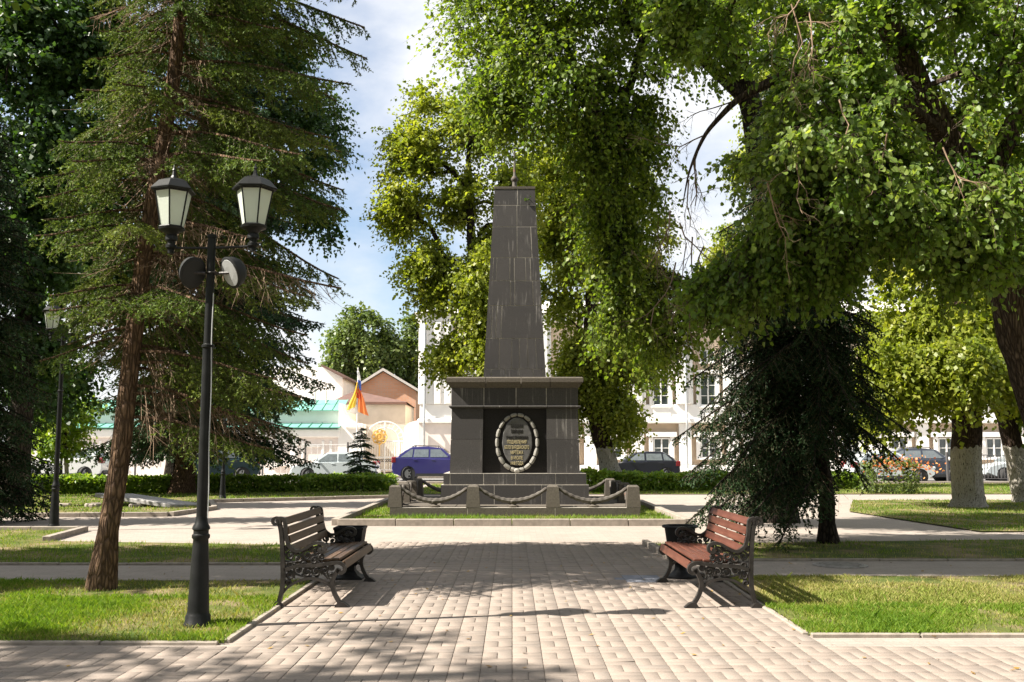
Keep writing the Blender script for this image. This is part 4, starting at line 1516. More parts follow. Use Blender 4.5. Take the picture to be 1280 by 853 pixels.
for k in range(npan):
    xa = ga - .15 + k * pw_
    xa2 = xa + pw_ - .03
    for nm, (ya, za, yb_, zc_) in (("roof_panel", (-0.35, z1_ + .08, 0.85, z2_ - .05)), ("roof_panel", (0.45, z3_, 2.6, z4_ + .25))):
        mb = MB()
        mb.add([(xa, ya, za), (xa2, ya, za), (xa2, yb_, zc_), (xa, yb_, zc_), (xa, ya, za - .05), (xa2, ya, za - .05), (xa2, yb_, zc_ - .05), (xa, yb_, zc_ - .05)], [(0, 1, 2, 3), (7, 6, 5, 4), (0, 4, 5, 1), (1, 5, 6, 2), (2, 6, 7, 3), (3, 7, 4, 0)])
        d_ = Vector((0, yb_ - ya, zc_ - za))
        mb.box((xa2 + .015, (ya + yb_) / 2, (za + zc_) / 2 + .02), (0.03, d_.length, 0.07), rot=Matrix.Rotation(math.atan2(d_.z, d_.y), 3, 'X'))
        mb.build(nm, M['roof_green'], gh)
for px in (313, 343, 375, 410, 283, 253, 223, 193, 163, 133, 103):
    xx = X(px)
    gb("panel_frame", xx - .32, xx - .16, 0.8, z1_ - .75, 0.07, M['plaster_white'])
    gb("panel_frame", xx + .16, xx + .32, 0.8, z1_ - .75, 0.07, M['plaster_white'])
for px in (328, 392, 300):
    gb("panel_head", X(px) - .5, X(px) + .5, z1_ - 1.15, z1_ - 1.0, 0.06, M['plaster_white'])
wz = Z(581, YF)
gb("surround", X(358) - .8, X(358) - .40, wz - .2, wz + 1.3, 0.10, M['plaster_white'])
gb("surround", X(358) + .40, X(358) + .8, wz - .2, wz + 1.3, 0.10, M['plaster_white'])
gb("surround", X(358) - .9, X(358) + .9, wz + 1.31, wz + 1.55, 0.14, M['plaster_white'])
window(gh, X(358), -0.0, wz, 0.78, 1.22, 2, 3, fr=0.06)
window(gh, X(150), -0.0, wz, 0.78, 1.22, 2, 3, fr=0.06)
for px in (340, 352, 388, 402):
    mb = MB()
    mb.tube([(X(px), 1.6, z4_), (X(px), 1.6, z4_ + random.uniform(.4, 1.0))], 0.05, 6)
    mb.build("vent_pipe", M['plaster_grey'], gh)
# gate pier with scrolled white buttress
pier = thing("gate_pier", "white rounded gate pier between the gatehouse and the iron gate", "wall", (0, YF, 0))
mb = MB()
out = [(X(424), 0), (X(455), 0), (X(455), Z(530, YF))] + [(X(455) - (X(455) - X(428)) * math.sin(q), Z(530, YF) + (Z(505, YF) - Z(530, YF)) * (1 - math.cos(q))) for q in np.linspace(0.15, math.pi / 2, 8)] + [(X(424), Z(504, YF))]
mb.prism(out, (-0.1, 1.2), lambda a, b, t_: (a, t_, b))
mb.build("wall", M['plaster_white'], pier)
mb = MB()
mb.bbox(((X(432) + X(456)) / 2, -0.05, Z(533, YF)), (X(456) - X(432), 0.5, 0.3), 0.08)
mb.build("coping", M['plaster_white'], pier)
pier2 = thing("gate_pier", "white curved gate pier joined to the corner of the main building behind the purple car", "wall", (0, YF, 0))
mb = MB()
out = [(X(505.5), 0), (X(524.5), 0), (X(524.5), Z(526, YF))] + [(X(524.5) - (X(524.5) - X(505.5)) * math.sin(q), Z(537, YF) + (Z(526, YF) - Z(537, YF)) * math.cos(q)) for q in np.linspace(0.1, math.pi / 2, 8)]
mb.prism(out, (-0.1, 1.2), lambda a, b, t_: (a, t_, b))
mb.build("wall", M['plaster_white'], pier2)

# iron gate
gt = thing("iron_gate", "white wrought iron arched gate with a round gold emblem", "gate", (0, YF + 0.5, 0))
gx0, gx1 = X(456), X(505)
gc, gr = (gx0 + gx1) / 2, (gx1 - gx0) / 2
zsp = Z(552, YF)
zar = Z(527, YF) - zsp
mb = MB()
mb.tube([(gc + gr * math.cos(q), 0, zsp + zar * math.sin(q)) for q in np.linspace(0, math.pi, 21)], 0.045, 6)
mb.tube([(gc + gr * .72 * math.cos(q), 0, zsp + zar * .7 * math.sin(q)) for q in np.linspace(0, math.pi, 21)], 0.035, 6)
for xx in (gx0, gc, gx1 - .02, gc + gr * .72):
    mb.tube([(xx, 0, 0.1), (xx, 0, zsp + (zar if xx == gc else 0))], 0.055, 6)
for zz in (0.3, Z(572, YF), zsp):
    mb.tube([(gx0, 0, zz), (gx1, 0, zz)], 0.04, 6)
for k in range(1, 12):
    q = math.pi * k / 12
    mb.tube([(gc + gr * .72 * math.cos(q), 0, zsp + zar * .7 * math.sin(q)), (gc + gr * math.cos(q), 0, zsp + zar * math.sin(q))], 0.02, 5)
mb.build("gate_frame", M['iron_white'], gt)
mb = MB()
mb.tube([(0, 0, 0.3), (0, 0, zsp)], 0.022, 5)
bme_ = mb.mesh("bar", M['iron_white'])
for k in range(1, 16):
    link("bar", bme_, gt, (gx0 + (gx1 - gx0) * k / 16, 0.0, 0))
mb = MB()
for k in range(18):
    xx = gx0 + (gx1 - gx0) * (k + .5) / 18
    mb.tube([(xx + .07 * math.cos(q), -0.03, Z(576, YF) + .07 * math.sin(q)) for q in np.linspace(0, 6.28, 9)], 0.022, 4, cap=False)
mb.build("ring_band", M['iron_grey'], gt)
em = MB()
ez, ex = Z(546, YF), X(474)
for k in range(8):
    q = 2 * math.pi * k / 8
    em.tube([(ex + (.30 + .17 * math.cos(s_)) * math.cos(q) - .17 * math.sin(s_) * math.sin(q), -0.08, ez + (.30 + .17 * math.cos(s_)) * math.sin(q) + .17 * math.sin(s_) * math.cos(q)) for s_ in np.linspace(0, 6.28, 11)], 0.05, 5, cap=False)
em.tube([(ex + .2 * math.cos(s_), -0.1, ez + .2 * math.sin(s_)) for s_ in np.linspace(0, 6.28, 15)], 0.06, 6, cap=False)
em.bbox((ex, -0.1, ez), (0.2, 0.1, 0.26), 0.05)
em.tube([(ex, -0.06, ez - .45), (ex, -0.06, Z(562, YF) - .4)], 0.04, 5)
em.build("emblem", M['gold'], gt)

# houses behind the gate
bh = thing("grey_annex", "plain grey walled annex with a brown hipped roof behind the gate", "building", (0, 70, 0))
S7 = 70 / FPX
X7 = lambda px: (px - 640) * S7
mb = MB()
mb.box(((X7(420) + X7(507)) / 2, 3, Z(506, 70) / 2), (X7(507) - X7(420), 6, Z(506, 70)))
mb.build("wall", M['plaster_grey'], bh)
mb = MB()
za, zb_ = Z(506, 70), Z(488, 70)
mb.add([(X7(414), -.3, za), (X7(509), -.3, za), (X7(509), 6, za), (X7(414), 6, za), (X7(432), 2.5, zb_), (X7(446), 2.5, zb_), (X7(414), -.3, za + .18), (X7(509), -.3, za + .18)], [(6, 7, 5, 4), (7, 2, 5), (2, 3, 4, 5), (3, 6, 4), (0, 1, 7, 6), (0, 3, 2, 1)])
mb.build("roof", M['roof_brown'], bh)
br = thing("brick_house", "red brick gabled house with a pale roof edge behind the iron gate", "building", (0, 80, 0))
S8 = 80 / FPX
X8 = lambda px: (px - 640) * S8
mb = MB()
mb.prism([(X8(443), 0), (X8(520), 0), (X8(520), Z(489, 80)), (X8(479), Z(465, 80)), (X8(443), Z(487, 80))], (0, 10), lambda a, b, t_: (a, t_, b))
mb.build("wall", M['brick_wall'], br)
mb = MB()
for (xa, za), (xb, zb2) in (((X8(440), Z(488.5, 80)), (X8(479), Z(464, 80))), ((X8(479), Z(464, 80)), (X8(523), Z(490, 80)))):
    mb.add([(xa, -.4, za), (xb, -.4, zb2), (xb, 10.4, zb2), (xa, 10.4, za), (xa, -.4, za + .22), (xb, -.4, zb2 + .22), (xb, 10.4, zb2 + .22), (xa, 10.4, za + .22)], [(0, 3, 2, 1), (4, 5, 6, 7), (0, 1, 5, 4), (1, 2, 6, 5), (2, 3, 7, 6), (3, 0, 4, 7)])
mb.build("roof", M['plaster_grey'], br)
wh = thing("white_house", "tall white gabled house with a brown eave behind the gatehouse roof", "building", (0, 74, 0))
S9 = 74 / FPX
X9 = lambda px: (px - 640) * S9
mb = MB()
mb.prism([(X9(250), 0), (X9(428), 0), (X9(428), Z(472, 74)), (X9(404), Z(459, 74)), (X9(330), Z(459, 74)), (X9(250), Z(476, 74))], (0, 9), lambda a, b, t_: (a, t_, b))
mb.build("wall", M['plaster_white'], wh)
mb = MB()
mb.add([(X9(402), -.5, Z(458.5, 74)), (X9(432), -.5, Z(474, 74)), (X9(432), 9.5, Z(474, 74)), (X9(402), 9.5, Z(458.5, 74)),
        (X9(402), -.5, Z(456, 74)), (X9(432), -.5, Z(471.5, 74)), (X9(432), 9.5, Z(471.5, 74)), (X9(402), 9.5, Z(456, 74))], [(0, 3, 2, 1), (4, 5, 6, 7), (0, 1, 5, 4), (1, 2, 6, 5), (2, 3, 7, 6), (3, 0, 4, 7)])
mb.build("roof", M['roof_brown'], wh)

# flagpole with furled flags
fp = G(447, 594)
YP = 60.5
xf = (447 - 640) * YP / FPX
pole = thing("flagpole", "thin white flagpole standing in front of the gate pier", "flagpole", (xf, YP, 0))
mb = MB()
mb.lathe([(0.05, 0), (0.045, 4), (0.03, Z(462, YP)), (0.04, Z(462, YP) + .05), (0.0, Z(462, YP) + .15)], 8)
mb.build("pole", M['iron_white'], pole, smooth=True)


def flag(label, cols, x_, zt, zb_, spread, cat="flag"):
    t_ = thing("flag", label, cat, (xf, YP - 0.06, 0), 0, "furled flags on the pole")
    nseg = len(cols)
    for k, mname in enumerate(cols):
        V, n_ = [], 13
        rows = 7
        for r_ in range(rows + 1):
            f_ = (k + r_ / rows) / nseg
            zc_ = zt + (zb_ - zt) * f_
            wv = (0.12 + spread * f_)
            for c_ in range(n_):
                u = c_ / (n_ - 1)
                V.append((x_ * f_ + (u - .5) * wv + .05 * math.sin(f_ * 5), 0.05 * math.sin(u * 13 + f_ * 2), zc_ - 0.25 * u * f_ * (1 if x_ > 0 else -1) + random.uniform(-.01, .01)))
        F = [(r_ * n_ + c_, r_ * n_ + c_ + 1, (r_ + 1) * n_ + c_ + 1, (r_ + 1) * n_ + c_) for r_ in range(rows) for c_ in range(n_ - 1)]
        me = np_mesh("cloth_stripe", np.array(V), np.array(F), M[mname], {"tint": np.full(len(V), .5)}, True)
        link("cloth_stripe", me, t_)
    return t_


flag("furled white, blue and red flag hanging topmost on the pole", ["flag_white", "flag_blue", "flag_red"], 0.12, Z(464, YP), Z(496, YP), 0.25)
flag("yellow flag hanging limp on the left of the pole", ["flag_yellow"], -0.35, Z(478, YP), Z(514, YP), 0.42)
flag("orange red flag hanging limp on the right of the pole", ["flag_orange"], 0.42, Z(484, YP), Z(515, YP), 0.55)

# fences along the road
def fence(label, xa, xb, Y, h, post_step, mat, bars=0.0, dark=None):
    f_ = thing("railing", label, "fence", (0, Y, 0))
    n_ = max(1, round((xb - xa) / post_step))
    mb = MB()
    mb.bbox((0, 0, h / 2 + .05), (0.10, 0.10, h + .1), 0.015)
    pm = mb.mesh("post", dark or mat)
    mb = MB()
    mb.bbox((0, 0, h - .05), ((xb - xa) / n_ - .1, 0.03, 0.035), 0.006)
    mb.bbox((0, 0, 0.18), ((xb - xa) / n_ - .1, 0.03, 0.035), 0.006)
    rm = mb.mesh("rail", mat)
    mb = MB()
    mb.box((0, 0, h / 2 + .06), (0.024, 0.024, h - .26))
    bm2 = mb.mesh("bar", mat)
    for k in range(n_ + 1):
        link("post", pm, f_, (xa + (xb - xa) * k / n_, 0, 0))
        if k < n_:
            link("rail", rm, f_, (xa + (xb - xa) * (k + .5) / n_, 0, 0))
            nb = int((xb - xa) / n_ / bars) if bars else 0
            for j in range(1, nb):
                link("bar", bm2, f_, (xa + (xb - xa) * (k + j / nb) / n_, 0, 0))
    return f_


S58 = 58.5 / FPX
fence("light railing with dark posts in front of the white gatehouse", (120 - 640) * S58, (436 - 640) * S58, 58.5, 1.9, 2.45, M['iron_white'], 0.35, M['iron_grey'])
S47 = 48 / FPX
fence("dark iron railing with thin bars along the road on the right", (1180 - 640) * S47, (1330 - 640) * S47, 48, 1.35, 2.9, M['iron_grey'], 0.16)

# ------------------------------------------------------------------ cars
def arch_outline(pts_top, zs, wheels, wr, x0, x1):
    """closed side outline: the top from front to rear, then the underside with wheel cut-outs back to the front"""
    out = list(pts_top)
    seq = sorted(wheels, reverse=True)
    for wx in seq:
        out.append((wx + wr, zs))
        for q in np.linspace(0.15, math.pi - 0.15, 7):
            out.append((wx + wr * math.cos(q), 0.33 + wr * math.sin(q) if 0.33 + wr * math.sin(q) > zs else zs + .005))
        out.append((wx - wr, zs))
    return out


def make_car(name, label, kind, pm, loc, rz, group=None):
    """length along +X (nose at -X); kind: sedan, suv, hatch"""
    S = {
        'sedan': dict(L=4.4, W=0.86, H=1.46, top=[(-2.18, .42), (-2.20, .58), (-2.08, .72), (-1.75, .80), (-1.0, .93), (0, .95), (1.35, .98), (2.0, 1.0), (2.16, .88), (2.20, .55), (2.12, .32)],
                      gh=[(-1.15, .92), (-0.38, 1.42), (0.55, 1.455), (1.70, .99)], wins=[(-.80, .95, 'f'), (.05, .95, 'm'), (.10, .95, 'r')], wh=(-1.32, 1.30)),
        'suv': dict(L=4.5, W=0.92, H=1.68, top=[(-2.20, .45), (-2.24, .70), (-2.12, .90), (-1.75, 1.0), (-1.05, 1.06), (0, 1.08), (1.4, 1.12), (2.05, 1.15), (2.20, 1.0), (2.25, .62), (2.15, .36)],
                    gh=[(-1.20, 1.05), (-0.50, 1.60), (1.10, 1.66), (2.02, 1.14)], wh=(-1.35, 1.33)),
        'hatch': dict(L=3.9, W=0.84, H=1.50, top=[(-1.92, .42), (-1.95, .62), (-1.82, .78), (-1.50, .86), (-0.85, .95), (0, .97), (1.2, 1.02), (1.78, 1.03), (1.93, .85), (1.96, .52), (1.86, .33)],
                      gh=[(-1.05, .94), (-0.28, 1.44), (1.05, 1.48), (1.80, 1.02)], wh=(-1.22, 1.20)),
    }[kind]
    r_ = thing(name, label, "car", loc, rz, group)
    Wd, zs = S['W'], 0.24
    wr = 0.36 if kind != 'suv' else 0.39
    out = arch_outline(S['top'], zs, S['wh'], wr + .02, 0, 0)
    mb = MB()
    n_ = len(out)
    cxm = 0
    sl_ = []
    for yy, k, dz_ in ((-Wd, .975, 0.0), (-Wd + .05, .995, .0), (-Wd + .14, 1.0, 0), (Wd - .14, 1.0, 0), (Wd - .05, .995, 0), (Wd, .975, 0.0)):
        for a_, b_ in out:
            zz = b_ if k == 1 else (b_ - (1 - k) * 1.4 * max(0, b_ - .5))
            sl_.append((a_ * (k if abs(a_) > 1.9 else 1), yy, zz))
    mb.v = sl_
    for s_ in range(5):
        mb.f += [(s_ * n_ + i, s_ * n_ + (i + 1) % n_, (s_ + 1) * n_ + (i + 1) % n_, (s_ + 1) * n_ + i) for i in range(n_)]
    mb.f += [tuple(range(n_))[::-1], tuple(range(5 * n_, 6 * n_))]
    mb.m = [0] * len(mb.f)
    mb.build("body", pm, r_, smooth=True)
    # cabin
    g_ = S['gh']
    zb0 = min(g_[0][1], g_[3][1]) - .03
    inb, int_ = 0.06, 0.24
    def yw(z_):
        f_ = (z_ - .95) / (S['H'] - .95)
        return Wd - inb - (int_ - inb) * max(0, min(1, f_))
    prof = [(g_[0][0], g_[0][1] - .04), (g_[0][0] * .55 + g_[1][0] * .45, g_[0][1] * .55 + g_[1][1] * .45 + .02), g_[1], ((g_[1][0] + g_[2][0]) / 2, S['H']), g_[2], (g_[2][0] * .5 + g_[3][0] * .5, g_[2][1] * .52 + g_[3][1] * .48 + .05), (g_[3][0], g_[3][1] - .04)]
    mb = MB()
    m_ = len(prof)
    for f_ in (-1, -.93, .93, 1):
        for a_, b_ in prof:
            mb.v.append((a_, yw(b_) * f_, b_ + (.0 if abs(f_) < 1 else -.025)))
    for s_ in range(3):
        mb.f += [(s_ * m_ + i, s_ * m_ + i + 1, (s_ + 1) * m_ + i + 1, (s_ + 1) * m_ + i) for i in range(m_ - 1)]
    mb.f += [tuple(range(m_))[::-1], tuple(range(3 * m_, 4 * m_))]
    mb.m = [0] * len(mb.f)
    mb.build("cabin", pm, r_, smooth=True)
    # windscreens
    def screen(nm, a_, b_, lo=.12, hi=.9):
        mb2 = MB()
        p0 = (a_[0] + (b_[0] - a_[0]) * lo, a_[1] + (b_[1] - a_[1]) * lo)
        p1 = (a_[0] + (b_[0] - a_[0]) * hi, a_[1] + (b_[1] - a_[1]) * hi)
        nx, nz = (b_[1] - a_[1]), -(b_[0] - a_[0])
        l_ = math.hypot(nx, nz)
        sgn = -1 if nm == "windscreen" else 1
        e = .035
        nx, nz = sgn * abs(nx) / l_ * e, abs(nz) / l_ * e
        pts = [(p0[0] + nx, -yw(p0[1]) * .9, p0[1] + nz), (p0[0] + nx, yw(p0[1]) * .9, p0[1] + nz), (p1[0] + nx, yw(p1[1]) * .86, p1[1] + nz), (p1[0] + nx, -yw(p1[1]) * .86, p1[1] + nz)]
        bk = [(x_ - nx * .9, y_, z_ - nz * .9) for x_, y_, z_ in pts]
        mb2.add(pts + bk, [(0, 1, 2, 3), (7, 6, 5, 4), (0, 4, 5, 1), (1, 5, 6, 2), (2, 6, 7, 3), (3, 7, 4, 0)])
        mb2.build(nm, M['car_glass'], r_)
    screen("windscreen", g_[0], g_[1])
    screen("rear_screen", g_[3], g_[2], .2, .9)
    # side windows: front, rear (+ quarter)
    zlo = max(g_[0][1], g_[3][1]) + .02
    zhi = g_[1][1] - .06
    def xat(seg, z_):
        a_, b_ = (g_[0], g_[1]) if seg == 0 else (g_[3], g_[2])
        return a_[0] + (b_[0] - a_[0]) * (z_ - a_[1]) / (b_[1] - a_[1])
    xfl, xfh = xat(0, zlo) + .20, xat(0, zhi) + .16
    xrl, xrh = xat(1, zlo) - .22, xat(1, zhi) - .18
    xm = .18
    quads = [((xfl, xm - .05), (xfh, xm - .05)), ((xm + .05, min(xrl, 1.05)), (xm + .05, min(xrh, 1.0)))]
    if xrl > 1.25:
        quads.append(((1.13, xrl), (1.08, max(xrh, 1.2))))
    for s_ in (-1, 1):
        for (la, lb_), (ha, hb) in quads:
            mb2 = MB()
            pts = [(la, s_ * (yw(zlo) + .008), zlo), (lb_, s_ * (yw(zlo) + .008), zlo), (hb, s_ * (yw(zhi) + .008), zhi), (ha, s_ * (yw(zhi) + .008), zhi)]
            bk = [(x_, y_ - s_ * .03, z_) for x_, y_, z_ in pts]
            mb2.add(pts + bk, [(0, 1, 2, 3), (7, 6, 5, 4), (0, 4, 5, 1), (1, 5, 6, 2), (2, 6, 7, 3), (3, 7, 4, 0)])
            mb2.build("side_window", M['car_glass'], r_)
        mb2 = MB()
        mb2.bbox((xfl - .02, s_ * (Wd + .07), zlo + .06), (0.10, 0.17, 0.13), 0.03)
        mb2.build("mirror", pm if kind != 'hatch' else M['car_trim'], r_)
        for hx in (-.02, .95):
            mb2 = MB()
            mb2.bbox((hx, s_ * (Wd + .005), zlo - .14), (0.2, 0.04, 0.03), 0.01)
            mb2.build("handle", pm, r_)
        mb2 = MB()
        mb2.box((0, s_ * (Wd - .01), zs + .06), (S['wh'][1] - S['wh'][0] - 2 * wr - .1, 0.05, 0.13))
        mb2.build("side_skirt", M['car_trim'], r_)
        mb2 = MB()
        e = S['top'][1][0]
        mb2.bbox((e + .13, s_ * (Wd - .22), S['top'][2][1] - .05), (0.30, 0.36, 0.13), 0.04)
        mb2.build("headlight", M['headl'], r_)
        mb2 = MB()
        e = S['top'][-2][0]
        zt_ = S['top'][-3][1]
        mb2.bbox((e - .13, s_ * (Wd - .19), zt_ + .02), (0.26, 0.40, 0.18 if kind == 'sedan' else .3), 0.04)
        mb2.build("tail_light", M['tail'], r_)
    for e, nm in ((S['top'][0][0] - .01, "bumper"), (S['top'][-1][0] + .03, "bumper")):
        mb2 = MB()
        mb2.bbox((e, 0, .42), (0.14, 2 * Wd - .25, 0.22), 0.05)
        mb2.build(nm, M['car_trim'] if kind != 'sedan' else pm, r_)
    mb2 = MB()
    mb2.bbox((S['top'][1][0] - .005, 0, .56), (0.06, Wd * 1.0, 0.16), 0.02)
    mb2.build("grille", M['car_trim'], r_)
    mb2 = MB()
    mb2.bbox((S['top'][-2][0] + .012, 0, .72), (0.02, 0.52, 0.11), 0.004)
    mb2.build("number_plate", M['flag_white'], r_)
    # wheels
    R = wr - .035
    ty = MB()
    ty.lathe([(R * .62, -.1), (R * .95, -.1), (R, -.06), (R, .06), (R * .95, .1), (R * .62, .1)], 20, cap=False)
    tym = ty.mesh("tyre", M['tyre'], True)
    ri = MB()
    ri.lathe([(R * .64, -.09), (R * .64, .085), (R * .55, .095), (R * .5, .05), (R * .1, .05), (0.03, .06)], 20)
    for k in range(5):
        ri.box((R * .33 * math.cos(k * 1.2566), R * .33 * math.sin(k * 1.2566), .075), (R * .55, R * .16, 0.04), rz=k * 1.2566)
    rim = ri.mesh("rim", M['rim'], False)
    for wx in S['wh']:
        for s_ in (-1, 1):
            w_ = link("wheel", tym, r_, (wx, s_ * (Wd - .10), R))
            w_.rotation_euler = (math.radians(-90 * s_), 0, random.uniform(0, 1))
            link("rim", rim, w_)
        ar = MB()
        ar.lathe([(wr + .015, -Wd + .04), (wr + .015, Wd - .04)], 16)
        a_ = ar.build("wheel_arch", M['car_trim'], r_, loc=(wx, 0, .33))
        a_.rotation_euler = (math.pi / 2, 0, 0)
    if kind == 'suv':
        for s_ in (-1, 1):
            mb2 = MB()
            mb2.tube([(-.35, s_ * (Wd - .3), 1.60), (-.25, s_ * (Wd - .3), 1.70), (1.0, s_ * (Wd - .3), 1.72), (1.15, s_ * (Wd - .3), 1.66)], 0.02, 6)
            mb2.build("roof_rail", M['car_trim'], r_)
    return r_


def cp(px, Y):
    return ((px - 640) * Y / FPX, Y, -0.026)


make_car("parked_car", "silver saloon car parked behind the young spruce", 'sedan', M['paint_silver'], cp(422, 52), 0.0)
make_car("parked_car", "purple SUV parked left of the monument behind the stone bollards", 'suv', M['paint_purple'], cp(543, 52), math.pi).scale = (0.93, 1, 1.04)
make_car("parked_car", "black hatchback parked between the whitewashed trunk and the dark spruce", 'hatch', M['paint_black'], cp(799, 52), 0.0)
make_car("parked_car", "dark car partly hidden by spruce twigs at the left of the railing", 'suv', M['paint_teal'], cp(272, 51), 0.25)
make_car("parked_car", "white estate car far left, seen past the young whitewashed tree", 'suv', M['paint_white'], cp(88, 53), 0.0)
make_car("parked_car", "dark grey SUV parked to the left of the thick whitewashed trunk", 'suv', M['paint_dark'], cp(1146, 51), math.pi)
make_car("parked_car", "pale silver car behind the railing to the right of the thick whitewashed trunk", 'sedan', M['paint_silver'], cp(1272, 52), 0.0)
make_car("parked_car", "grey hatchback half hidden by the orange flowering shrub", 'hatch', M['paint_silver'], cp(1106, 47.9), math.pi)

# ------------------------------------------------------------------ trees
def nrm(a):
    return a / (np.linalg.norm(a, axis=1, keepdims=True) + 1e-9)


def leaves_geo(base, axis, normal, size, tint, detailed, fold=0.10):
    axis = nrm(axis)
    side = nrm(np.cross(normal, axis))
    n2 = np.cross(axis, side)
    s = size[:, None]
    m = len(base)
    if detailed:
        prof = [(0, 0), (.08, .40), (.58, .40), (1.0, 0), (.58, -.40), (.08, -.40)]
        V = np.stack([base + axis * s * a + side * s * b + n2 * s * (abs(b) * fold * 2 - 0.18 * a * a) for a, b in prof], 1)
        o = (np.arange(m) * 6)[:, None]
        F = np.concatenate([o + np.array([[0, 1, 2, 3]]), o + np.array([[0, 3, 4, 5]])], 0)
        return V.reshape(-1, 3), F, np.repeat(tint, 6)
    prof = [(0, 0), (.42, .42), (1.0, 0), (.42, -.42)]
    V = np.stack([base + axis * s * a + side * s * b + n2 * s * (abs(b) * fold * 2 - 0.12 * a * a) for a, b in prof], 1)
    F = (np.arange(m) * 4)[:, None] + np.array([[0, 1, 2, 3]])
    return V.reshape(-1, 3), F, np.repeat(tint, 4)


def segs_geo(A, B, ra, rb, n=3):
    """thin prisms from A to B"""
    d = nrm(B - A)
    ref = np.where(np.abs(d[:, 2:3]) > .9, np.array([[1., 0, 0]]), np.array([[0, 0, 1.]]))
    u = nrm(np.cross(d, ref))
    w = np.cross(d, u)
    V = []
    for P_, r_ in ((A, ra), (B, rb)):
        for k in range(n):
            a = 2 * math.pi * k / n
            V.append(P_ + (u * math.cos(a) + w * math.sin(a)) * np.asarray(r_).reshape(-1, 1))
    V = np.stack(V, 1).reshape(-1, 3)
    o = (np.arange(len(A)) * 2 * n)[:, None]
    F = np.concatenate([o + np.array([[k, (k + 1) % n, n + (k + 1) % n, n + k]]) for k in range(n)], 0)
    return V, F


def rough_tube(mb, pts, rad, sides, r, amp=0.06):
    o = len(mb.v)
    mb.tube(pts, rad, sides)
    if amp:
        ph = r.uniform(0, 6.28, 3)
        m_ = len(pts)
        for i in range(m_):
            c = Vector(pts[i])
            for k in range(sides):
                j = o + i * sides + k
                w = 2 * math.pi * k / sides
                f_ = 1 + amp * (math.sin(3 * w + ph[0] + i * .35) + .6 * math.sin(5 * w + ph[1] - i * .5) + .5 * math.sin(2 * w + ph[2]))
                mb.v[j] = tuple(c + (Vector(mb.v[j]) - c) * f_)


